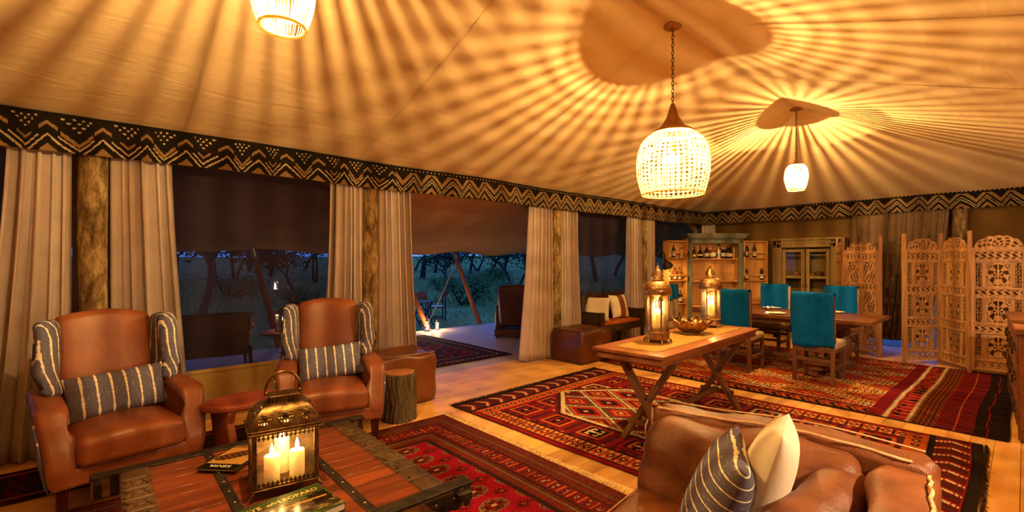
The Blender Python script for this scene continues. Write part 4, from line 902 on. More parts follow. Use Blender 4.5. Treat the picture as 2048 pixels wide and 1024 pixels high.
def text_mesh(body, size, ext=.0004, font_bold=False, shear=0):
    cu = bpy.data.curves.new('t', 'FONT'); cu.body = body; cu.size = size; cu.extrude = ext; cu.align_x = 'CENTER'; cu.align_y = 'CENTER'; cu.shear = shear; cu.resolution_u = 3
    o = bpy.data.objects.new('t', cu); COL.objects.link(o); dg = bpy.context.evaluated_depsgraph_get(); me = bpy.data.meshes.new_from_object(o.evaluated_get(dg)); bpy.data.objects.remove(o); bpy.data.curves.remove(cu); return me
def book(name, label, w, d, h, art, loc, rz, texts, hard=True):
    t = thing(name, label, 'book', loc, rz, 'books on the coffee table')
    obj('pages', MB().box(-w/2+.004, w/2-.004, -d/2+.004, d/2-.004, .002, h-.003), M['paper'], t)
    obj('back_cover', MB().box(-w/2, w/2, -d/2, d/2, 0, .003), M['black'], t); obj('front_board', MB().box(-w/2, w/2, -d/2, d/2, h-.003, h-.0006), M['black'], t); obj('spine', MB().box(-w/2-.001, w/2+.001, d/2-.003, d/2+.001, 0, h), M['black'], t)
    cgrid('cover_print', art, lambda U, V: ((U-.5)*w, (V-.5)*d, 0*U+h), M['print'], t)
    for body, sz, x, y, mat, rot, sh in texts:
        o = obj('lettering', text_mesh(body, sz, shear=sh), mat, t); o.location = (x, y, h+.0006); o.rotation_euler.z = rot
    return t
def art_leopard():
    q = Paint(.36, .27, .0026, L_(96,74,48)); x, y = q.x, q.y; n = np.sin(x*60+np.sin(y*90)*2)+np.sin(y*75+np.sin(x*50)*2); q.p(n > .7, L_(60,46,30)); q.p(n < -.9, L_(132,112,78)); sp = np.sin(x*260+3*np.sin(y*60))*np.sin(y*250+2*np.sin(x*70)); q.p(sp > .6, L_(36,28,20))
    g = (y+.35*x > .045) | (y+.3*x < -.075); q.p(g & (frac((y+.35*x)*60+np.sin(x*20)*.4) > .25), L_(70,92,44)); q.p(g & (frac((y+.35*x)*38) > .75), L_(38,54,26)); q.p((y > .105), L_(66,84,44)); q.p((abs(x-.13) < .04) & (abs(y-.0) < .05), L_(40,28,18)); q.p((abs(y-.012+x*.1) < .006) & (abs(x-.07) < .09), L_(206,150,70)); q.speck(.5); return q.c
def art_kenya():
    q = Paint(.30, .21, .0026, L_(196,142,72)); x, y = q.x, q.y; q.p(x > .085, L_(26,22,18)); body = ((x+.035+.06*np.sin(y*12))/.055)**2+((y+.01)/.085)**2 < 1; q.p(body, L_(110,66,34)); q.p(body & (np.sin(x*190+y*60)*np.sin(y*210) > .1), L_(58,36,22)); q.p((x < -.12), L_(150,104,54)); q.p((abs(y) > .098), L_(70,48,26)); q.speck(.25); return q.c
book('hardback_book', 'thick hardback with a green and brown leopard photograph, front of the lantern', .36, .27, .032, art_leopard(), (.63, 2.10, TT), math.radians(6), [('EYE', .040, -.115, .085, M['foil'], 0, 0), ('of', .032, -.055, .084, M['foil'], 0, .4), ('the', .014, -.028, .084, M['foil'], 0, .3), ('LEOPARD', .040, .07, .083, M['foil'], 0, 0)])
book('paperback_guide', 'slim paperback guide with a tan cover, left behind the lantern', .30, .21, .012, art_kenya(), (.585, 2.90, TT), math.radians(223), [('KENYA', .036, .112, 0, M['white_ink'], -PI/2, 0)])

# candles and flames
def candle(loc, r, h, label, group, watts=P_CANDLE, dir_=None):
    t = thing('candle', label, 'candle', loc, 0, group)
    obj('wax', MB().lathe([(r,0),(r,h-.004),(r*.93,h),(r*.6,h-.004),(.002,h-.006)], 22), M['wax'], t); obj('wick', MB().tube([(0,0,h-.006),(.001,0,h+.012)], .0015, 5), M['black'], t)
    f = obj('flame', MB().lathe([(.002,h+.006),(.0085,h+.016),(.0095,h+.024),(.006,h+.040),(.0008,h+.058)], 12), M['flame'], t); point_light(t, (0,0,h+.075), watts, FLAME, .012); return t

# ---------------------------------------------------------------- house-shaped candle lantern on the coffee table
def house_lantern(loc, rz):
    t = thing('house_candle_lantern', 'large pierced metal candle lantern with glass sides on the coffee table', 'lantern', loc, rz); B = M['bronze']; w, d, z0, z1 = .132, .108, .035, .285
    obj('base_tray', MB().box(-w-.012, w+.012, -d-.012, d+.012, .025, z0), B, t, bevel=.004)
    for sx in (-1, 1):
        for sy in (-1, 1):
            obj('foot', MB().tube([(sx*(w-.005), sy*(d-.005), .03), (sx*(w+.014), sy*(d+.012), .012), (sx*(w+.026), sy*(d+.02), .004)], [.012, .008, .007], 7), B, t); obj('corner_post', MB().box(sx*w-.010, sx*w+.010, sy*d-.010, sy*d+.010, z0, z1), B, t, bevel=.002)
    def gallery(n, L, up):
        mb = MB()
        for i in range(n):
            x = -L+(i+.5)*2*L/n; h = L/n*.62; s = 1 if up else -1
            mb.prism([(x-h*1.6, 0), (x+h*1.6, 0), (x+h*1.6, s*.004), (x+h*.5, s*.006), (x+h*.5, s*.016), (x+h*1.6, s*.018), (x+h*.5, s*.024), (x, s*.034), (x-h*.5, s*.024), (x-h*1.6, s*.018), (x-h*.5, s*.016), (x-h*.5, s*.006), (x-h*1.6, s*.004)][::s], -.0012, .0012)
        return mb
    for sy in (-1, 1):
        obj('pane', MB().box(-w+.008, w-.008, sy*d-.001, sy*d+.001, z0, z1), M['pane_old'], t); obj('lower_gallery', gallery(13, w-.008, True), B, t, T(0, sy*(d+.006), z0) @ RX(PI/2), smooth=0); obj('upper_gallery', gallery(13, w-.008, False), B, t, T(0, sy*(d+.006), z1) @ RX(PI/2), smooth=0)
    for sx in (-1, 1):
        obj('pane', MB().box(sx*w-.001, sx*w+.001, -d+.008, d-.008, z0, z1), M['pane_old'], t); obj('lower_gallery', gallery(10, d-.008, True), B, t, T(sx*(w+.006), 0, z0) @ RZ(PI/2) @ RX(PI/2), smooth=0); obj('upper_gallery', gallery(10, d-.008, False), B, t, T(sx*(w+.006), 0, z1) @ RZ(PI/2) @ RX(PI/2), smooth=0)
    obj('door_bar', MB().tube([(w+.006, -.012, z0+.03), (w+.006, -.012, z1-.02)], .004, 6), B, t)
    # eaves + pierced hipped dome roof
    ew, ed = w+.030, d+.028
    ring = lambda a, b, wd, za, zb: MB().box(-a, a, -b, -b+wd, za, zb).box(-a, a, b-wd, b, za, zb).box(-a, -a+wd, -b+wd, b-wd, za, zb).box(a-wd, a, -b+wd, b-wd, za, zb)
    obj('eaves', ring(ew, ed, .05, z1, z1+.010), B, t, bevel=.003); obj('eaves_moulding', ring(ew-.012, ed-.012, .02, z1+.010, z1+.020), B, t, bevel=.003)
    tw, td, zt = .062, .048, z1+.118
    def prof(v): a = v*PI/2*.92; return 1-math.sin(a)**1.0*0-(1-math.cos(a))*1.0, math.sin(a)
    for k, (a, bb, ta, tb_) in enumerate(((ew-.014, ed-.014, tw, td), (ed-.014, ew-.014, td, tw))*2):
        rot = RZ(PI/2*k); zz = z1+.018
        def fn(u, v, a=a, bb=bb, ta=ta, tb_=tb_):
            s, h = math.cos(v*PI/2), math.sin(v*PI/2*.96); q = v**1.5
            return ((u-.5)*2*(a*(1-q)+ta*q), -(bb*(1-q)+tb_*q), zz+(zt-zz)*h**.85)
        L = 2*a
        def mask(u, v, L=L):
            x = (u-.5)*L; n = 3 if L > .27 else 2; c = ((u*n) % 1-.5)*L/n/.03; r = math.hypot(c, (v-.36)/.20); 
            if r < .62: return True
            hole = (math.sin(x*2*PI/.0125) > -.05) and (math.sin(v*PI*2*7.5) > -.05)
            band = r < 1.25 or .62 < v < .74
            return not (hole and band and .07 < v < .9 and .06 < u < .94)
        obj('pierced_roof', MB().grid(fn, 120 if k % 2 == 0 else 96, 60, mask), B, t, rot, smooth=60)
        md = MB()
        for i in range(3 if k % 2 == 0 else 2):
            n = 3 if k % 2 == 0 else 2; p = fn((i+.5)/n, .36); md.ball((p[0], p[1]-.002, p[2]), (.017,.006,.015), 12, 7)
        obj('roof_boss', md, B, t, rot)
    obj('top_box', MB().box(-tw-.004, tw+.004, -td-.004, td+.004, zt-.004, zt+.003), B, t); obj('top_plate', MB().box(-tw-.006, tw+.006, -td-.006, td+.006, zt+.028, zt+.036), B, t, bevel=.003)
    for i in range(11):
        x = -tw+.006+i*(2*tw-.012)/10
        for sy in (-1, 1): obj('top_baluster', MB().box(x-.0028, x+.0028, sy*td-.002, sy*td+.002, zt+.002, zt+.03), B, t)
    for sx in (-1, 1): obj('handle_lug', MB().ball((sx*.074, 0, zt+.040), .010, 8, 6), B, t)
    obj('handle', MB().tube([(.080*math.cos(PI*i/18), 0, zt+.04+.098*math.sin(PI*i/18)) for i in range(19)], .0055, 7), B, t); return t
HL = (.70, 2.44, TT); HR = face_to(-.42, -1) + math.radians(-3)
HR = math.atan2(HL[0], HL[1])*-1 + math.radians(7)
house_lantern(HL, HR)
for i, (px, py, h, lab) in enumerate(((-.055,-.05,.125,'front left pillar candle inside the large coffee table lantern'), (.055,-.05,.13,'front right pillar candle inside the large coffee table lantern'), (.0,.05,.165,'rear pillar candle inside the large coffee table lantern'))):
    candle(loc_in(HL, HR, (px, py, .036)), .034, h, lab, 'candles in the coffee table lantern', P_CANDLE)

# ---------------------------------------------------------------- trestle console
CN = (4.09, 2.11, .016); CR = math.radians(3); cn = thing('trestle_console', 'long wooden console on crossed trestle legs, standing on the red kilim', 'table', CN, CR); CZ = .80
obj('tabletop', MB().box(-1.05, 1.05, -.31, .31, CZ-.026, CZ), M['console'], cn, bevel=.004)
ap = obj('apron', MB().box(-1.02, 1.02, -.285, .285, CZ-.085, CZ-.024), M['console'], cn, bevel=.003); obj('apron_moulding', MB().box(-1.03, 1.03, -.295, .295, CZ-.075, CZ-.066), M['console'], ap, bevel=.003)
obj('inlay_strip', MB().box(-.95, .95, -.20, .20, CZ-.001, CZ+.0012), M['console'], cn)
for s in (-1, 1):
    x = s*.73
    obj('leg', MB().beam((x+.022, -.24, CZ-.085), (x+.022, .225, 0), .042, .072, up=(1,0,0)), M['console_leg'], cn, bevel=.003); obj('leg', MB().beam((x-.022, .24, CZ-.085), (x-.022, -.225, 0), .042, .072, up=(1,0,0)), M['console_leg'], cn, bevel=.003)
    obj('pivot_bolt', MB().tube([(x-.05,.004,CZ/2-.03),(x+.05,.004,CZ/2-.03)], .014, 10), M['iron'], cn); obj('foot_stretcher', MB().box(x-.018, x+.018, -.165, .165, .145, .185), M['console_leg'], cn, bevel=.003)
    obj('top_cleat', MB().box(x-.05, x+.05, -.27, .27, CZ-.11, CZ-.085), M['console_leg'], cn)
for z_, y_ in ((.185, .0),): obj('long_stretcher', MB().box(-.73, .73, y_-.02, y_+.02, z_-.02, z_+.02), M['console_leg'], cn, bevel=.003)
CTOP = CN[2]+CZ
rn = tag(obj('table_runner', MB().grid(lambda u, v: (-.92+1.84*u, -.19+.38*v, .0025+.0008*math.sin(u*40)*math.sin(v*9)), 40, 8), M['runner'], solid=.002), 'ochre cloth runner lying along the console top under the tall lanterns', 'runner'); rn.location = (CN[0], CN[1], CTOP); rn.rotation_euler.z = CR

# tall hexagonal lanterns
def hex_lantern(loc, rz, label):
    t = thing('tall_hexagonal_lantern', label, 'lantern', loc, rz, 'tall hexagonal lanterns'); A = M['antique']; R = .092; hexp = lambda r, z: [(r*math.cos(PI/3*i+PI/6), r*math.sin(PI/3*i+PI/6), z) for i in range(6)]
    for i in range(6):
        p = hexp(R+.012, 0)[i]; obj('foot', MB().tube([(p[0], p[1], .03), (p[0]*1.06, p[1]*1.06, .012), (p[0]*1.12, p[1]*1.12, 0)], [.010, .008, .009], 6), A, t)
    obj('base', MB().lathe([(R+.016,.022),(R+.018,.028),(R+.008,.034),(R+.006,.075),(R+.016,.080),(R+.014,.088),(R,.094)], 6, RZ(PI/6)), A, t, smooth=20)
    z0, z1 = .092, .40
    for i in range(6):
        p = hexp(R, 0)[i]; obj('corner_post', MB().beam((p[0], p[1], z0), (p[0], p[1], z1), .010, .010), A, t)
        q = hexp(R, 0)[(i+1) % 6]; mid = ((p[0]+q[0])/2, (p[1]+q[1])/2); ang = math.atan2(q[1]-p[1], q[0]-p[0]); hw = R*.5-.004
        Mx = T(mid[0], mid[1], 0) @ RZ(ang) @ RX(PI/2)
        obj('pane', MB().box(-hw, hw, z0, z1, -.0008, .0008), M['pane_dim'], t, Mx)
        def fret(u, v):
            x = (u-.5)*2*hw; z = z0+(z1-z0)*v; d = min(z-z0, z1-z)
            if hw-abs(x) < .006 or d < .005: return True
            arch = .030 + .022*(abs(x)/hw)**2
            if d < arch: return math.sin(x*2*PI/.0145)*math.sin(z*2*PI/.0145+1.2) < .30
            return False
        obj('fret_frame', MB().grid(lambda u, v: ((u-.5)*2*hw, z0+(z1-z0)*v, -.003), 28, 110, fret), A, t, Mx, smooth=0)
    obj('eaves', MB().lathe([(R+.004,z1-.004),(R+.022,z1+.004),(R+.030,z1+.012),(R+.030,z1+.032),(R+.016,z1+.036)], 6, RZ(PI/6), cap=False), A, t, smooth=20)
    dome = lambda u, v: ((R+.022)*math.cos(v*PI/2*.72)*math.cos(2*PI*u), (R+.022)*math.cos(v*PI/2*.72)*math.sin(2*PI*u), z1+.03+.092*math.sin(v*PI/2))
    obj('pierced_dome', MB().grid(dome, 132, 36, lambda u, v: not (.06 < v < .93 and math.sin(2*PI*u*33)*math.sin(v*PI*9) > .32), wrap=True), A, t)
    zc = z1+.118
    obj('collar', MB().grid(lambda u, v: ((.046+.006*math.sin(v*PI*2))*math.cos(2*PI*u), (.046+.006*math.sin(v*PI*2))*math.sin(2*PI*u), zc+.036*v), 72, 12, lambda u, v: not (.2 < v < .8 and math.sin(2*PI*u*18) > .2), wrap=True), A, t)
    obj('finial', MB().lathe([(.054,zc+.036),(.05,zc+.042),(.046,zc+.055),(.034,zc+.085),(.018,zc+.108),(.012,zc+.114),(.016,zc+.122),(.008,zc+.132),(.004,zc+.155),(.0005,zc+.165)], 18), A, t)
    obj('carry_bail', MB().tube([(.056*math.cos(PI*i/14), 0, zc+.045+.078*math.sin(PI*i/14)) for i in range(15)], .003, 6), A, t)
    obj('latch', MB().ball((R+.002, .0, .25), (.007,.007,.012), 8, 6), M['brass'], t); return t
for L, r, w in (((3.62, 2.125, CTOP+.004), .35, 'nearer'), ((4.86, 2.235, CTOP+.004), .55, 'farther')):
    hex_lantern(L, r, 'tall hexagonal brass lantern at the %s end of the console' % w)
    for k, (px, py, h) in enumerate(((-.03,-.02,.15), (.032,-.012,.14), (0,.035,.19))):
        candle((L[0]+px, L[1]+py, L[2]+.094), .019, h, '%s slim candle in the %s tall lantern on the console' % (('left', 'right', 'rear')[k], w), 'candles in the tall lanterns', P_CANDLE*(1.2 if w == 'farther' else .8))
def lotus():
    t = thing('lotus_bowl', 'metal lotus-petal bowl between the two tall lanterns on the console', 'bowl', (4.27, 2.15, CTOP+.004), .2)
    obj('foot_ring', MB().lathe([(.085,0),(.09,.006),(.085,.014),(.06,.016)], 24), M['nail'], t)
    for ring, (n, r0, r1, h, ph) in enumerate(((8, .05, .20, .125, 0), (8, .05, .165, .10, PI/8))):
        for i in range(n):
            a = 2*PI*i/n+ph
            def fn(u, v, a=a, r0=r0, r1=r1, h=h):
                w = .085*math.sin(PI*min(1, .12+v*.88))**.8*(1.12 if v < .6 else 1)*(1-.0*v); x = (u-.5)*2*w*(1 if v < .98 else .02); rr = r0+(r1-r0)*v**.75; z = .012+h*v**1.5+.014*abs(u-.5)*2
                rr -= .02*(abs(u-.5)*2)**2; return (rr*math.cos(a)-x*math.sin(a), rr*math.sin(a)+x*math.cos(a), z)
            obj('petal', MB().grid(fn, 8, 12), M['antique'], t, solid=.003)
    return t
lotus()

# ---------------------------------------------------------------- dining set
DT = (7.61, 2.40, .016); dt = thing('dining_table', 'long dark wooden dining table on two turned pedestals', 'table', DT)
obj('tabletop', MB().box(-.54, .54, -1.15, 1.15, .70, .755), M['dining'], dt, bevel=.012, seg=3); obj('apron', MB().box(-.40, .40, -.95, .95, .64, .70), M['dining'], dt)
for s in (-1, 1):
    y = s*.72
    obj('pedestal', MB().lathe([(.10,.10),(.11,.13),(.075,.17),(.10,.24),(.125,.32),(.11,.42),(.065,.50),(.06,.54),(.09,.58),(.10,.64)], 20, T(0, y, 0)), M['dining_leg'], dt)
    obj('trestle_foot', MB().box(-.42, .42, y-.07, y+.07, .03, .10), M['dining_leg'], dt, bevel=.006); obj('foot_pad', MB().box(-.47, -.28, y-.075, y+.075, 0, .045), M['dining_leg'], dt, bevel=.005); obj('foot_pad', MB().box(.28, .47, y-.075, y+.075, 0, .045), M['dining_leg'], dt, bevel=.005)
    obj('top_cleat', MB().box(-.38, .38, y-.05, y+.05, .60, .645), M['dining_leg'], dt)
obj('stretcher', MB().box(-.05, .05, -.72, .72, .10, .15), M['dining_leg'], dt, bevel=.004)
def dining_chair():
    t = thing('dining_chair', 'x', 'chair', (0,0,0), 0, 'dining chairs'); W = M['dining_leg']
    for s in (-1, 1):
        obj('leg', MB().beam((s*.205, .23, 0), (s*.205, .215, .52), .042, .048), W, t, bevel=.003); obj('leg', MB().beam((s*.205, -.235, 0), (s*.205, -.235, .42), .045, .045), W, t, bevel=.003)
        obj('back_post', MB().beam((s*.215, .215, .50), (s*.215, .275, 1.08), .036, .046), W, t, bevel=.004); obj('side_stretcher', MB().box(s*.205-.015, s*.205+.015, -.22, .22, .17, .215), W, t, bevel=.002)
        nh = MB()
        for i in range(17): nh.ball((s*.236, .222+.0034*i*.9, .56+i*.03), (.004,.006,.006), 6, 4)
        o = obj('nail_heads', nh, M['nail'], t); o['kind'] = 'stuff'
    obj('cross_stretcher', MB().box(-.2, .2, -.015, .015, .175, .21), W, t, bevel=.002); obj('seat_frame', MB().box(-.225, .225, -.25, .235, .38, .43), W, t, bevel=.003); obj('back_stretcher', MB().box(-.2, .2, .212, .242, .26, .30), W, t, bevel=.002)
    obj('seat', MB().rbox((0,-.01,.462), (.47,.50,.10), .035, 3, 5, lambda u, v, w, q: (q.x, q.y, q.z+.022*(w > 0)*(1-u*u)*(1-v*v))), M['suede'], t, smooth=60)
    obj('backrest', MB().rbox((0,.235,.815), (.46,.075,.54), .03, 3, 6, lambda u, v, w, q: (q.x, q.y+.028*w, q.z+.012*(1-u*u)*(w > 0))), M['suede'], t, smooth=60); return t
def throw(front, back, w, seed, fringe=0):
    """cloth folded over a chair back: hangs `back` down the rear, `front` down the seat side"""
    rnd = random.Random(seed); pts = []; zt = 1.105
    n = 14
    for i in range(n+1): s = i/n; pts.append((.312-.0*s+.004-.056*(1-s)*back/.6, zt-back*(1-s)-.012*(s == 1)))
    for a in (.25, .5, .75): pts.append((.262+.052*math.cos(PI*a), zt+.012*math.sin(PI*a)))
    for i in range(n+1): s = i/n; pts.append((.208-.052*s*front/.6, zt-.006-front*s))
    m = len(pts)-1; ph = rnd.uniform(0, 6)
    def fn(u, v):
        y, z = pts[round(v*m)]; d = abs(v-.5)*2; rip = .006*math.sin(u*13+ph)*d+.004*math.sin(u*29+ph*2+z*9)*d; sg = 1 if v < .5 else -1
        hem = (.012*math.sin(u*6+ph))*(v < .02 or v > .98); return ((u-.5)*w+.006*math.sin(z*9+ph), y+sg*(abs(rip)+.002), z+hem)
    o = obj('wool_throw', MB().grid(fn, 30, m), M['teal'], smooth=60, solid=.006, off=0)
    if fringe:
        f = MB()
        for i in range(44):
            u = (i+.5)/44; p = fn(u, 0); f.tube([p, (p[0]+rnd.uniform(-.01,.01), p[1]+.006, p[2]-.06), (p[0]+rnd.uniform(-.02,.02), p[1]+rnd.uniform(0,.02), p[2]-.14)], .0035, 4)
        q = obj('fringe', f, M['teal'], o); q['kind'] = 'stuff'
    return o
ch0 = dining_chair(); used = []
for x, y, dx, dy, where, fr, bk, w, fg in ((6.86, 1.76, 1, 0, 'nearest at the right, back turned', .30, .66, .455, 0), (6.80, 2.70, 1, 0, 'near side left, behind the farther tall lantern', .30, .62, .455, 0),
        (8.42, 2.86, -1, 0, 'far side left, in front of the bar cabinet', .40, .45, .43, 0), (8.42, 1.92, -1, 0, 'far side right, beside the carved screen', .42, .45, .43, 0), (7.20, 3.72, .15, -1, 'head of the table, seen side-on beside the bar', .22, .34, .45, 1)):
    lab = 'suede dining chair, %s' % where; loc = (x, y, .016); rz = face_to(dx, dy)
    if not used: c = ch0; c.location = loc; c.rotation_euler.z = rz; c['label'] = lab
    else: c = dup(ch0, loc, rz, lab)
    used.append(c); tw = throw(fr, bk, w, len(used), fg); tw.location = loc; tw.rotation_euler.z = rz; tag(tw, 'teal wool throw over the dining chair %s' % where, 'blanket', 'teal throws')
dz = DT[2]+.755
for i, (x, y, lab) in enumerate(((8.02, 2.70, 'before the far left dining chair'), (8.02, 1.86, 'before the far right dining chair'), (7.22, 2.38, 'between the two near dining chairs'), (7.20, 2.92, 'before the near left dining chair'))):
    p = thing('dinner_plate', 'white dinner plate %s' % lab, 'plate', (x, y, dz), 0, 'dinner plates'); obj('plate', MB().lathe([(.06,0),(.08,.004),(.125,.014),(.13,.017),(.08,.008),(.002,.006)], 28), M['white'], p)
    nk = obj('folded_napkin', MB().rbox((0,0,.012), (.13,.055,.022), .01, 2, 4), M['cream']); nk.location = (x-.01, y-.02, dz+.008); nk.rotation_euler.z = .5+i; tag(nk, 'folded white napkin on the plate %s' % lab, 'napkin', 'napkins')
for i, (x, y, lab) in enumerate(((7.62, 2.62, 'left'), (7.58, 1.86, 'right'))):
    g = thing('tealight_holder', 'small gold tealight holder on the %s half of the dining table' % lab, 'candle holder', (x, y, dz), 0, 'tealight holders'); obj('cup', MB().lathe([(.022,0),(.035,.01),(.04,.03),(.034,.05),(.03,.05),(.034,.03),(.01,.012)], 18), M['brass'], g); obj('flame', MB().lathe([(.002,.034),(.007,.044),(.001,.066)], 8), M['flame'], g); point_light(g, (0,0,.085), .5, FLAME, .01)

# ---------------------------------------------------------------- carved bench with cushions
bn = thing('carved_bench', 'dark carved wooden bench with arched back against the window', 'bench', (6.82, 4.88, 0)); BW, BD = .60, .23; Wd = M['bench']
def arches(u, v):
    x = u*2*BW; z = v*.46; c = ((x/.2133) % 1-.5)*.2133
    if v > .78: return not (math.sin(x*2*PI/.045)*math.sin(z*2*PI/.04) > .25 and .82 < v < .96)
    if v < .08: return True
    top = .30-.09*(abs(c)/.07)**2+.02*math.cos(c*90); return not (abs(c) < .062 and .07 < z < top)
obj('carved_back', MB().grid(lambda u, v: (-BW+u*2*BW, BD-.02, .50+.44*v), 150, 55, arches), Wd, bn, solid=.03, smooth=0)
obj('top_rail', MB().box(-BW, BW, BD-.045, BD+.005, .93, .965), Wd, bn, bevel=.004); obj('seat_board', MB().box(-BW, BW, -BD, BD, .40, .44), Wd, bn, bevel=.004); obj('front_rail', MB().box(-BW, BW, -BD-.012, -BD+.02, .34, .425), Wd, bn, bevel=.004)
for i in range(7): obj('finial', MB().lathe([(.014,0),(.02,.012),(.009,.022),(.017,.04),(.012,.055),(.002,.072)], 10, T(-BW+.03+i*(2*BW-.06)/6, BD-.02, .965)), Wd, bn)
for s in (-1, 1):
    obj('arm_panel', MB().box(s*BW-.02, s*BW+.02, -BD+.02, BD-.03, .44, .64), Wd, bn, bevel=.003); obj('arm_rail', MB().box(s*BW-.03, s*BW+.03, -BD-.01, BD-.02, .63, .665), Wd, bn, bevel=.006)
    obj('front_leg', MB().lathe([(.028,0),(.036,.03),(.022,.06),(.034,.10),(.026,.16),(.038,.22),(.03,.30),(.046,.36),(.046,.64),(.05,.66),(.03,.675)], 14, T(s*BW, -BD+.01, 0)), Wd, bn); obj('rear_leg', MB().box(s*BW-.03, s*BW+.03, BD-.05, BD, 0, .95), Wd, bn, bevel=.004)
obj('middle_leg', MB().box(-.03, .03, -BD+.0, -BD+.05, 0, .36), Wd, bn, bevel=.004)
sc_ = tag(obj('seat_cushion_pad', MB().rbox((0,0,.03), (2*BW-.08,.38,.06), .025, 3, 6), M['rust'], smooth=60), 'flat rust-orange seat pad lying on the carved bench', 'cushion'); sc_.location = (6.82, 4.86, .44)
def piped(o): obj('piping', MB().tube([(.205*math.copysign(abs(math.cos(a))**.35, math.cos(a)), .205*math.copysign(abs(math.sin(a))**.35, math.sin(a)), 0) for a in [2*PI*i/40 for i in range(40)]], .005, 5, True), M['mahogany'], o)
cushion('square_cushion', 'cream square cushion with dark piping leaning on the left arm of the bench', .42, .42, .15, M['cream'], (6.44, 4.93, .70), (Matrix.Rotation(math.radians(-62), 4, 'Z') @ RX(PI/2-.32)).to_euler(), extra=piped)
def banded(o):
    def fn(u, v):
        x = (u-.5)*.13+.02; y = (v-.5)*.405; a, b = x/.21, y/.205; e = max(0, 1-abs(a)**3.2)**.55*max(0, 1-min(1, abs(b))**3.2)**.55; return (x, y, .075*e+.0035)
    obj('leather_band', MB().grid(fn, 8, 20), M['leather'], o); obj('leather_band', MB().grid(lambda u, v: (fn(u, v)[0], fn(u, v)[1], -fn(u, v)[2]), 8, 20), M['leather'], o)
cushion('square_cushion', 'cream square cushion with a brown leather band on the bench', .43, .42, .15, M['cream'], (7.10, 4.95, .71), (Matrix.Rotation(math.radians(-6), 4, 'Z') @ RX(PI/2-.28)).to_euler(), extra=banded, wob=0)

# arc reading lamp
def reading_lamp(loc, rz, label, watts, col, h=1.62, aim=-.75):
    t = thing('arc_reading_lamp', label, 'lamp', loc, rz, 'arc reading lamps'); K = M['iron']
    obj('base', MB().lathe([(.14,0),(.14,.015),(.03,.03),(.012,.04)], 24), K, t)
    arc = [(0,0,.03),(0,0,.8),(0,0,h-.1)]+[(0, -.12+.12*math.cos(a), h-.1+.12*math.sin(a)) for a in [PI*i/12 for i in range(1, 11)]]+[(0,-.25,h-.17)]
    obj('pole', MB().tube(arc, .010, 8), K, t)
    Mx = T(0,-.255,h-.16) @ RX(aim); hd = [(.012,0),(.03,-.02),(.05,-.05),(.085,-.09),(.10,-.13),(.104,-.15)]
    obj('shade', MB().lathe(hd, 26, Mx, cap=False), K, t, solid=.003); obj('collar', MB().lathe([(.02,.0),(.026,.02),(.02,.035)], 14, Mx), K, t); b = Mx @ Vector((0,0,-.085)); obj('bulb', MB().ball(tuple(b), .026, 12, 8), M['bulb'], t); point_light(t, tuple(b), watts, col, .026); return t
reading_lamp((8.02, 4.72, 0), face_to(1, -.12), 'black arc reading lamp standing at the right end of the bench', P_READ, WARM, 1.70, -.55)

# ---------------------------------------------------------------- bar cabinet across the corner
BC = (9.66, 4.34, 0); BR_ = face_to(-math.cos(HEAD), -math.sin(HEAD)); bc = thing('bar_cabinet', 'tall open bar cabinet with worn blue-grey frame and shelved doors', 'cabinet', BC, BR_); PB, CI = M['cab_blue'], M['cab_in']
hw, dp = .574, .34
for s in (-1, 1): obj('side_panel', MB().box(s*hw-.02, s*hw+.02, 0, dp, 0, 2.0), CI, bc); obj('front_stile', MB().box(s*(hw-.045)-.045, s*(hw-.045)+.045, -.03, .02, 0, 2.0), PB, bc, bevel=.006)
obj('back_panel', MB().box(-hw, hw, dp-.02, dp, 0, 2.0), CI, bc); obj('frieze', MB().box(-hw, hw, -.03, .02, 1.90, 2.02), PB, bc, bevel=.006); obj('plinth', MB().box(-hw, hw, -.03, dp, 0, .12), PB, bc, bevel=.004)
obj('cornice', MB().lathe([(.60,2.0),(.62,2.02),(.66,2.06),(.67,2.085),(.67,2.10),(.3,2.10)], 4, RZ(PI/4)), PB, bc, T(0, dp/2-.03, 0) @ Matrix.Diagonal((1.33, .62, 1, 1)), smooth=0)
bead = MB()
for s in (-1, 1):
    for i in range(52): bead.ball((s*(hw-.045), -.034, .16+i*.034), (.022,.008,.013), 8, 5)
for i in range(30): bead.ball((-.5+i*.0345, -.034, 1.965), (.013,.008,.02), 8, 5)
o = obj('carved_beading', bead, PB, bc); o['kind'] = 'stuff'
SH = (.60, 1.12, 1.585)
for z in SH: obj('shelf', MB().box(-hw+.02, hw-.02, .02, dp-.02, z-.022, z), CI, bc, bevel=.002)
obj('lower_shelf_rail', MB().box(-hw+.09, hw-.09, .0, .02, SH[0]-.03, SH[0]+.01), CI, bc)
DSH = (.18, .66, 1.135, 1.605); DW, DD = .53, .15
def bar_door(s, ang):
    d = obj('door', MB().box(0, DW, DD-.015, DD, .10, 1.95) if s > 0 else MB().box(-DW, 0, DD-.015, DD, .10, 1.95), CI, bc, T(s*(hw+.012), -.04, 0) @ RZ(ang)); a, b = (0, DW) if s > 0 else (-DW, 0)
    for x in (a, b-.025): obj('door_stile', MB().box(x, x+.025, 0, DD-.014, .10, 1.95), CI, d, bevel=.002)
    for z in (.10, 1.93): obj('door_rail', MB().box(a, b, 0, DD-.014, z, z+.022), CI, d, bevel=.002)
    for z in DSH: obj('shelf', MB().box(a+.025, b-.025, 0, DD-.014, z-.018, z), CI, d, bevel=.002); obj('bottle_rail', MB().box(a+.025, b-.025, 0, .014, z+.09, z+.125), CI, d, bevel=.002)
    for z in (1.68, 1.16): obj('brass_hinge', MB().box(-.028 if s > 0 else -.02, .02 if s > 0 else .028, -.012, -.002, z-.055, z+.055), M['brass'], d, bevel=.002)
    return d
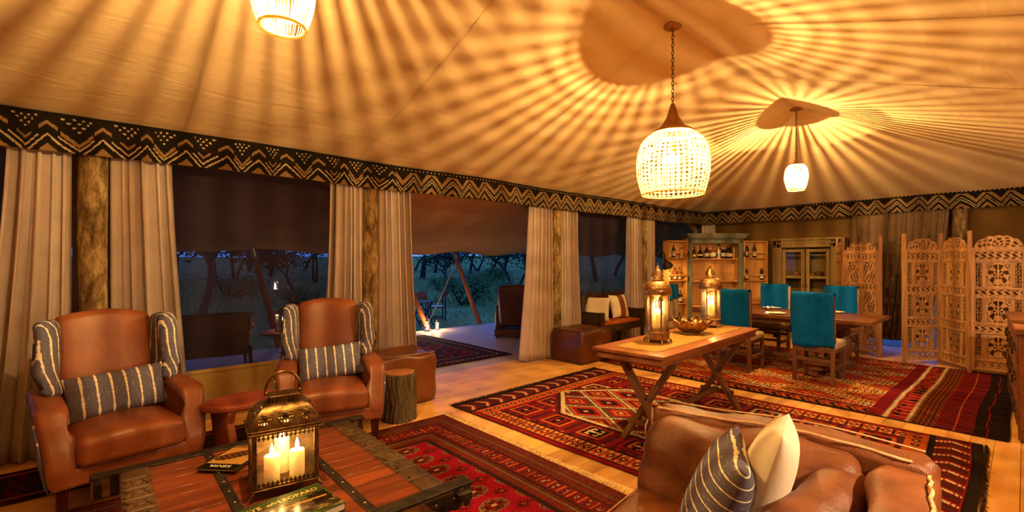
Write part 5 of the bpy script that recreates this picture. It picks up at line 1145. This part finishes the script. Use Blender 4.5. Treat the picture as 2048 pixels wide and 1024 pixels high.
dl = bar_door(-1, math.radians(24)); dr = bar_door(1, math.radians(6))
bpy.context.view_layer.update()

# bottles and glasses
M['g_green'] = m_plain('bottle_dark_green', srgb(20,34,18), .08); M['g_amber'] = m_plain('bottle_amber', srgb(140,72,22), .1); M['g_clear'] = m_plain('bottle_pale', srgb(206,190,150), .1); M['g_dark'] = m_plain('bottle_brown', srgb(36,20,12), .08); M['g_red'] = m_plain('wax_red', srgb(150,24,20), .4)
PROF = {'wine': [(.036,0),(.038,.004),(.038,.19),(.034,.215),(.016,.245),(.0135,.26),(.0135,.30),(.0155,.302),(.015,.31)], 'spirit': [(.042,0),(.044,.006),(.044,.15),(.038,.18),(.018,.205),(.014,.215),(.014,.26)], 'squat': [(.05,0),(.054,.01),(.054,.11),(.045,.145),(.02,.165),(.016,.175),(.016,.22)], 'cone': [(.05,0),(.054,.01),(.05,.05),(.036,.12),(.02,.19),(.014,.22),(.014,.27)], 'flask': [(.03,0),(.05,.03),(.058,.07),(.05,.11),(.028,.15),(.014,.18),(.013,.26)]}
BMESH = {}
def bottle(loc, kind, mat, lab_mat, cap, label, s=1.0, group='bottles in the bar cabinet'):
    t = thing('bottle', label, 'bottle', loc, random.uniform(0, 6), group); t.scale = (s, s, s); p = PROF[kind]
    if kind not in BMESH:
        r = p[1][0]; z0, z1 = (.04, .11) if kind != 'flask' else (.055, .09)
        rr = max(q[0] for q in p if q[1] < .13); BMESH[kind] = (MB().lathe(p, 16), MB().lathe([(rr+.001, z0), (rr+.001, z1)] if kind not in ('cone',) else [(.0515,.04),(.042,.10)], 16, cap=False), MB().lathe([(p[-1][0]+.001, p[-1][1]-.035), (p[-1][0]+.001, p[-1][1]+.006), (.002, p[-1][1]+.007)], 12, cap=False))
    b, l, c = BMESH[kind]; obj('glass_body', b, mat, t); obj('paper_label', l, lab_mat, t); obj('cap', c, cap, t); return t
def wl_(parent, p): q = parent.matrix_world @ Vector(p); return (q.x, q.y, q.z)
z = SH[2]
for i, (x, y, k, m, lm, cp, s, lab) in enumerate(((-.44,.16,'wine','g_green','cream','foil',.8,'short green bottle at the left end of the top bar shelf'), (-.36,.20,'wine','g_dark','foil','black',.82,'dark bottle second on the top bar shelf'), (-.26,.14,'flask','g_dark','cream','black',1.0,'flask bottle with diamond label, third on the top bar shelf'),
        (-.12,.14,'spirit','g_dark','cream','g_red',1.02,'amber whisky bottle with red cap, middle of the top bar shelf'), (.01,.14,'squat','g_amber','cream','g_red',1.12,'squat bottle with red wax neck on the top bar shelf'), (.13,.13,'spirit','g_clear','steel','steel',.95,'glittering pale bottle on the top bar shelf'), (.23,.14,'squat','g_dark','cream','foil',1.05,'round dark bottle with gold cap on the top bar shelf'),
        (.19,.25,'wine','g_dark','foil','black',.98,'tall bottle behind the glittering one on the top bar shelf'), (.34,.16,'spirit','g_green','cream','black',1.05,'green bottle near the right end of the top bar shelf'), (.42,.20,'wine','g_dark','foil','g_red',.98,'tall dark bottle at the right end of the top bar shelf'))):
    bottle(wl_(bc, (x, y, z)), k, M[m], M[lm], M[cp], lab, s)
bottle(wl_(bc, (-.02, .14, SH[1])), 'spirit', M['g_clear'], M['cream'], M['g_amber'], 'bright decanter bottle among the glasses on the middle bar shelf', 1.1)
for sh, items in ((3, ((-.42,'wine','g_clear','cream',.8),(-.32,'wine','g_green','cream',.85),(-.11,'spirit','g_clear','foil',.8))), (2, ((-.45,'spirit','g_clear','cream',.85),(-.30,'spirit','g_amber','cream',1.0),(-.17,'wine','g_amber','cream',.85))), (1, ((-.44,'wine','g_green','foil',.8),(-.30,'cone','g_clear','cream',.95),(-.14,'wine','g_dark','cream',.85))), (0, ((-.44,'wine','g_green','foil',.85),(-.16,'wine','g_green','cream',.88)))):
    for j, (x, k, m, lm, s) in enumerate(items):
        bottle(wl_(dl, (x, .065, DSH[sh])), k, M[m], M[lm], M['black'] if j else M['foil'], '%s bottle on the %s shelf of the left bar door' % (('left', 'middle', 'right')[j if len(items) == 3 else j*2], ('bottom', 'third', 'second', 'top')[sh]), s, 'bottles on the left bar door')
for sh, items in ((3, ((.10,'wine','g_dark','steel',.92),(.27,'wine','g_dark','cream',.92))), (2, ((.09,'wine','g_green','cream',.88),(.43,'wine','g_dark','cream',.9)))):
    for j, (x, k, m, lm, s) in enumerate(items):
        bottle(wl_(dr, (x, .065, DSH[sh])), k, M[m], M[lm], M['foil'] if sh == 2 or j == 0 else M['g_red'], '%s wine bottle on the %s shelf of the right bar door' % (('left', 'right')[j], ('', '', 'second', 'top')[sh]), s, 'bottles on the right bar door')
gm = MB().lathe([(.03,0),(.03,.003),(.005,.008),(.004,.07),(.02,.085),(.036,.11),(.038,.14),(.031,.175)], 16, cap=False)
for i, (x, y) in enumerate(((-.45,.12),(-.37,.20),(-.30,.12),(.20,.12),(.28,.2),(.33,.11),(.39,.2),(.44,.12))):
    g = obj('wine_glass', gm, M['glass']); g.location = wl_(bc, (x, y, SH[1])); tag(g, '%s stemmed glass on the %s of the middle bar shelf' % (('first','second','third','first','second','third','fourth','fifth')[i], 'left' if i < 3 else 'right'), 'glass', 'glasses in the bar cabinet')

# ---------------------------------------------------------------- glazed cabinet on the back wall
GC = (10.18, 2.83, 0); gc = thing('glazed_cabinet', 'carved ochre-green cabinet with two glazed doors on the back wall', 'cabinet', GC, face_to(-1, 0)); G = M['cab_green']; w, d, H = .56, .42, 1.95
for s in (-1, 1): obj('side_panel', MB().box(s*w-.02, s*w+.02, 0, d, 0, H), G, gc); obj('carved_stile', MB().box(s*(w-.075)-.075, s*(w-.075)+.075, -.03, .01, 0, H-.02), G, gc, bevel=.008)
obj('back_panel', MB().box(-w, w, d-.02, d, 0, H), G, gc); obj('carved_head', MB().box(-w, w, -.03, .01, H-.16, H-.01), G, gc, bevel=.008); obj('cornice', MB().box(-w-.04, w+.04, -.07, d, H-.02, H+.02), G, gc, bevel=.012, seg=3); obj('bottom_board', MB().box(-w, w, -.03, d, .0, .12), G, gc)
bead = MB()
for s in (-1, 1):
    for i in range(44): bead.ball((s*(w-.05), -.034, .1+i*.04), (.03,.012,.017), 8, 5)
    for i in range(60): bead.ball((s*(w-.12), -.034, .1+i*.03), (.012,.008,.012), 6, 4)
for i in range(26): bead.ball((-w+.06+i*.04, -.034, H-.07), (.017,.012,.03), 8, 5)
o = obj('rope_carving', bead, G, gc); o['kind'] = 'stuff'
for z in (.42, .80, 1.22): obj('shelf', MB().box(-w+.02, w-.02, .03, d-.02, z-.02, z), G, gc)
for s in (-1, 1):
    a, b = (.012, .40) if s > 0 else (-.40, -.012); dr_ = obj('door', MB().box(a, a+.06, -.025, .0, .30, 1.76), G, gc, bevel=.004)
    obj('door_stile', MB().box(b-.06, b, -.025, .0, .30, 1.76), G, dr_, bevel=.004)
    for z in (.30, .72, 1.19, 1.70): obj('door_rail', MB().box(a+.06, b-.06, -.023, .0, z, z+.055), G, dr_, bevel=.004)
    obj('pane', MB().box(a+.06, b-.06, -.012, -.010, .75, 1.20), M['glass_cab'], dr_); obj('pane', MB().box(a+.06, b-.06, -.012, -.010, 1.24, 1.70), M['glass_cab'], dr_); obj('lower_panel', MB().box(a+.06, b-.06, -.014, -.004, .35, .72), G, dr_); obj('pull', MB().tube([(s*.03,-.028,1.02),(s*.03,-.05,1.05),(s*.03,-.028,1.08)], .006, 6), M['iron'], dr_)
for i, (x, z, r, lab) in enumerate(((-.21,1.22,.075,'round gourd bowl on the upper left shelf of the glazed cabinet'), (.17,1.22,.085,'wide dark gourd bowl on the upper right shelf of the glazed cabinet'), (.07,1.22,.055,'small gourd left of the wide one in the glazed cabinet'), (-.20,.80,.07,'round gourd bowl on the lower left shelf of the glazed cabinet'), (.20,.80,.085,'wide gourd bowl on the lower right shelf of the glazed cabinet'), (.05,.80,.05,'small pale pot on the lower right shelf of the glazed cabinet'))):
    g = obj('gourd_bowl', MB().lathe([(r*.5,0),(r*.85,.25*r),(r,.7*r),(r*.85,1.1*r),(r*.6,1.25*r),(r*.5,1.22*r),(r*.8,.7*r),(r*.3,.2*r)], 20), M['endgrain'] if i != 1 else M['dining_leg']); g.location = wl_(gc, (0,0,0)) if False else loc_in(GC, face_to(-1,0), (x, .2, z)); tag(g, lab, 'bowl', 'gourds in the glazed cabinet')

# ---------------------------------------------------------------- carved folding screens
PW, PH = .46, 1.88
SQ = ((1.18,1.50),(.70,1.02),(.22,.54)); FR = ((1.545,1.64),(1.06,1.14),(.58,.66),(.10,.18))
def fret_b(u, v):
    x = (u-.5)*PW; z = .08+v*(PH-.10)
    if z > 1.68: 
        top = 1.70+.155*math.sqrt(max(0, 1-(abs(x)/.215)**2))+.008*math.cos(x*75)
        if z > top: return None
        if z < 1.70 or z > top-.022: return True
        r = math.hypot(x, (z-1.68)); th = math.atan2(z-1.68, x); return not (math.cos(th*10+r*30)*math.cos(r*95) > .12)
    for a, b in FR:
        if a < z < b and abs(x) < .205: c = (x/.068) % 1-.5; return not (math.cos(2*PI*c+ (z-a)*55)*math.cos((z-(a+b)/2)*62) > .10)
    for a, b in SQ:
        if a < z < b:
            if .145 < abs(x) < .20: return not (math.sin(x*2*PI/.052)*math.sin(z*2*PI/.052) > .10 or math.sin(x*2*PI/.052)*math.sin(z*2*PI/.052) < -.35)
            if abs(x) < .112:
                p, q = x/.112, (z-(a+b)/2)/((b-a)/2); r = math.hypot(p, q); th = math.atan2(q, abs(p))
                if r > .98: return not (math.sin(x*2*PI/.03)*math.sin(z*2*PI/.03) > .2 and max(abs(p), abs(q)) < .95)
                return not (r < .93 and abs(p) > .07 and math.cos(th*6+2.2*r)*math.cos(r*7-1.2) > .02)
    return True
def fret_a(u, v):
    x = (u-.5)*PW; z = .08+v*(PH-.10)
    if z > 1.66:
        top = 1.68+.165*math.sqrt(max(0, 1-(abs(x)/.215)**2))*(.85+.15*math.cos(x*60))
        if z > top: return None
        if z < 1.69: return True
        c = .048; r = math.hypot(((x/.09) % 1-.5)*.09, z-1.735); return not (.016 < r < .034 or (z > 1.77 and math.cos(x*110)*math.cos(z*100) > .35))
    for a, b in FR:
        if a-.0 < z < b and abs(x) < .205: c = (x/.1) % 1-.5; return not (math.cos(2*PI*c*2+(z-a)*70)*math.cos((z-(a+b)/2)*60) > .12)
    for a, b in ((1.16,1.52),(.68,1.04),(.20,.56)):
        if a < z < b and .018 < abs(x) < .205:
            xx = abs(x)-.11; zz = (z-(a+b)/2); s = .055*math.sin(zz/(b-a)*2*PI)*(1 if x > 0 else -1)
            if abs(xx-s) < .014 or abs(abs(xx)-.085) < .012: return True
            return not (math.cos(xx*120+zz*50)*math.cos(zz*95-xx*40) > -.02)
    return True
def fret_mesh(fn, nu=76, nv=250):
    cache = {}; mb = MB().grid(lambda u, v: ((u-.5)*PW, 0, .08+v*(PH-.10)), nu, nv, lambda u, v: bool(fn(u, v))); me = mb.mesh('fretwork', 0); me.materials.append(M['screen']); return me
FM = {'a': fret_mesh(fret_a), 'b': fret_mesh(fret_b)}
def panel_parts(par, kind):
    f = obj('fretwork', FM[kind], None, par, solid=.016, off=0); S = M['screen']
    for s in (-1, 1): obj('panel_stile', MB().box(s*.225-.016, s*.225+.016, -.020, .020, .06, 1.70), S, par, bevel=.002)
    for z in (.08, .20, .56, .68, 1.04, 1.16, 1.52, 1.66): obj('panel_rail', MB().box(-.22, .22, -.020, .020, z-.012, z+.012), S, par, bevel=.002)
    if kind == 'b':
        for x in (-.128, .128):
            for a, b in SQ: obj('mullion', MB().box(x-.010, x+.010, -.012, .012, a, b), S, par)
def screen(name, label, pts, kind):
    t = thing(name, label, 'screen', (pts[0][0], pts[0][1], 0), 0, 'carved folding screens')
    for i in range(len(pts)-1):
        a, b = Vector(pts[i])-Vector(pts[0]), Vector(pts[i+1])-Vector(pts[0]); d = b-a; ang = math.atan2(d.y, d.x); mid = (a+b)/2; s = (d.length-.05)/PW
        p = obj('panel', MB().box(d.length/2-.023, d.length/2+.021, -.018, .018, 0, 1.93), M['screen'], t, T(mid.x, mid.y, 0) @ RZ(ang), bevel=.006)
        obj('post', MB().box(-d.length/2-.021, -d.length/2+.023, -.018, .018, 0, 1.93), M['screen'], p, bevel=.006)
        n0 = set(p.children); panel_parts(p, kind)
        for c in p.children:
            if c not in n0: c.scale = (s, 1, 1)
    return t
screen('carved_screen', 'carved grapevine folding screen beside the glazed cabinet', [(9.90, 2.26), (9.40, 2.06), (9.24, 1.53)], 'a')
screen('carved_screen', 'pierced three-panel folding screen standing at the far right', [(8.95, 1.21), (9.27, .83), (8.82, .50), (8.86, -.03)], 'b')

# ---------------------------------------------------------------- sideboard at the right edge
SB = (6.72, -.16, .016); sb = thing('rustic_sideboard', 'rustic wooden sideboard with iron pulls cut off at the right edge', 'sideboard', SB, math.radians(2.6)); Hs = .93
obj('carcass', MB().box(-.98, .98, -.24, .235, .08, Hs-.04), M['chest'], sb, bevel=.004); tp = obj('top_frame', MB().box(-1.03, 1.03, -.27, .265, Hs-.045, Hs-.012), M['chest'], sb, bevel=.006)
for i in range(4): obj('top_plank', MB().box(-1.03, 1.03, -.268+i*.133, -.268+(i+1)*.133-.003, Hs-.014, Hs), M['chest'], tp, bevel=.002)
for sx in (-1, 1):
    for sy in (-1, 1): obj('leg', MB().box(sx*.93-.05, sx*.93+.05, sy*.19-.05, sy*.19+.05, 0, .10), M['chest'], sb)
for i in range(4):
    for j, (za, zb) in enumerate(((.12,.36),(.38,.62),(.64,.86))):
        dw = obj('drawer', MB().box(-.95+i*.48, -.95+i*.48+.46, .23, .25, za, zb), M['chest'], sb, bevel=.004); cx, cz = -.95+i*.48+.23, (za+zb)/2
        obj('iron_ring_pull', MB().tube([(cx+.035*math.cos(a), .268, cz-.03+.035*math.sin(a)) for a in [2*PI*k/16 for k in range(16)]], .006, 6, True), M['iron'], dw); obj('pull_plate', MB().box(cx-.03, cx+.03, .249, .256, cz-.01, cz+.03), M['iron'], dw)
        for q in (-.19, .19): obj('stud', MB().ball((cx+q, .252, cz), .012, 8, 5), M['iron'], dw)
for j in range(3): obj('end_board', MB().box(-.988, -.98, -.235+j*.157, -.235+(j+1)*.157-.003, .09, Hs-.05), M['chest'], sb, bevel=.002)
bx_ = thing('wooden_box', 'small lidded wooden box on the sideboard at the right edge', 'box', (6.30, -.10, .016+Hs), .1); obj('body', MB().box(-.14,.14,-.09,.09,0,.10), M['chest'], bx_, bevel=.004); obj('lid', MB().box(-.145,.145,-.095,.095,.10,.135), M['chest'], bx_, bevel=.006); obj('clasp', MB().box(-.012,.012,.09,.098,.08,.12), M['brass'], bx_)

# ---------------------------------------------------------------- leather sofa in the foreground
SF = (1.90, .72, .017); SR = math.radians(-83); sf = thing('leather_sofa', 'cognac leather sofa with raw-edged seams in the right foreground', 'sofa', SF, SR); SL = M['leather_sofa']
M['raw_seam'] = m_fabric('raw_leather_edge', srgb(226,188,140), srgb(190,140,92), .8, 300, 40)
def slump(a): return lambda u, v, w, q: (q.x+.01*math.sin(4*v+2*w), q.y+.012*math.sin(5*u+1)*(1+w)*.5, q.z+(a*math.sin(3.3*u+.6)*.5+.008*math.sin(11*u)*math.sin(7*v))*(w > 0)-.015*(w > 0)*(u*u))
obj('base_frame', MB().box(-.53, .55, -.50, .44, .08, .26), SL, sf, bevel=.02, seg=3)
for x in (-.47, .5):
    for y in (-.44, .38): obj('leg', MB().box(x-.03, x+.03, y-.03, y+.03, 0, .09), M['mahogany'], sf)
obj('back_frame', MB().rbox((.01,.375,.47), (1.08,.16,.58), .035, 4, 10, slump(.02)), SL, sf, smooth=60)
obj('seat_cushion', MB().rbox((-.085,-.10,.335), (.86,.80,.17), .045, 4, 9, lambda u, v, w, q: (q.x, q.y, q.z+(.02*(1-u*u)*(1-v*v)+.006*math.sin(7*u+3*v))*(w > 0))), SL, sf, smooth=60)
def crease(p): return .007*math.sin(23*p[0]+9*p[2])+.005*math.sin(41*p[2]+13*p[0])
obj('back_cushion', MB().rbox((-.10,.20,.555), (.84,.20,.36), .075, 5, 14, lambda u, v, w, q: (q.x+.02*w, q.y+.05*w-.02*(1-u*u)*(v < 0)+crease((q.x,q.y,q.z))*(v < 0), q.z+.018*math.sin(2.5*u+.5)+.012*math.sin(6.5*u)*(w > 0))), SL, sf, smooth=60)
obj('armrest', MB().rbox((.455,-.05,.44), (.19,.90,.56), .055, 5, 14, lambda u, v, w, q: (q.x+.012*math.sin(7*v+w*2), q.y, q.z+.012*math.sin(5*v)*(w > 0)-.01*u*(w > 0))), SL, sf, smooth=60)
def bol(u, v):
    a = 2*PI*u; k = min(1, v/.06, (1-v)/.06); r = .118*(.55+.45*math.sin(k*PI/2))*(1+.018*math.sin(v*19+a*2)+.012*math.sin(v*43+a)); y = .25-.85*v; x = .285-.17*v+.012*math.sin(v*5)
    return (x+r*math.cos(a)*.95, y, .585+r*math.sin(a)*1.08-.02*v)
bo = MB().grid(bol, 28, 60, wrap=True); nb = len(bo.v); bo.f += [tuple(range(28))[::-1], tuple(range(nb-28, nb))]
obj('arm_bolster', bo, SL, sf, smooth=60)
def seam(pts, r=.006, nm='raw_seam'): obj(nm, MB().tube(pts, r, 6), M['raw_seam'], sf)
zb_ = .763
seam([(-.50+.98*i/24, .300+.006*math.sin(i*1.3), zb_+.010*math.sin(3.3*(i/12-1)+.6)-.012*((i/12-1)**2)) for i in range(25)]); seam([(-.50+1.02*i/24, .448, zb_+.002+.010*math.sin(3.3*(i/12-1)+.6)-.012*((i/12-1)**2)) for i in range(25)], .004)
seam([(.528+.004*math.sin(i*1.9), .36-.84*i/24, .712+.012*math.sin(5*((.36-.84*i/24)+.05)/.45)) for i in range(25)], .006); seam([(-.530, .302, .22+.52*i/12) for i in range(13)], .004); seam([(-.515, -.48+.74*i/14, .405) for i in range(15)], .004)
seam([(-.50+.006*math.sin(i*2), .12+.05*i/10*1.0, .42+.30*i/10) for i in range(11)], .004)
def on_sofa(p): return loc_in(SF, SR, p)
def sofa_rot(ax, lean, spin): return (Matrix.Rotation(SR+ax, 4, 'Z') @ RX(PI/2-lean) @ RZ(spin)).to_euler()
cushion('scatter_cushion', 'cream scatter cushion leaning on the sofa bolster, behind the striped one', .46, .46, .17, M['cream'], on_sofa((.055, -.0, .655)), sofa_rot(math.radians(-84), .30, .10), group='sofa cushions')
cushion('scatter_cushion', 'grey scatter cushion with cream lines, nearest on the sofa', .48, .48, .18, M['stripe_sofa'], on_sofa((-.085, -.15, .585)), sofa_rot(math.radians(-72), .40, .0), group='sofa cushions')

# ---------------------------------------------------------------- standing lamps beyond the right and rear edges of the view
reading_lamp((5.35, -.62, .0), face_to(1, .12), 'black arc lamp by the right wall beyond the sideboard', P_FLOOR, SOFTW, 2.0, -1.05)
reading_lamp((2.25, -.74, .0), face_to(-.12, 1), 'black arc lamp standing by the sofa arm', P_FLOOR2, SOFTW, 1.62, -.8)
def fill_lamp(loc, label, watts, col):
    t = thing('drum_fill_lamp', label, 'lamp', loc, 0); obj('base', MB().lathe([(.16,0),(.16,.02),(.03,.04),(.016,.06)], 24), M['bench'], t); obj('pole', MB().tube([(0,0,.05),(0,0,1.45)], .014, 10), M['bench'], t)
    obj('drum_shade', MB().lathe([(.24,1.35),(.20,1.68)], 32, cap=False), M['shade_lin'], t, solid=.003); obj('bulb', MB().ball((0,0,1.52), .035, 12, 8), M['bulb'], t); point_light(t, (0,0,1.52), watts, col, .05); return t
M['shade_lin'] = m_fabric('linen_shade', srgb(236,220,190), srgb(220,200,170), .85, 300, 20, trans=.6)
fill_lamp((-1.15, .55, 0), 'linen drum-shade fill lamp added behind the camera to light the wing chairs', 32, (1, .80, .60))  # unseen lamp, added as soft fill from the camera side
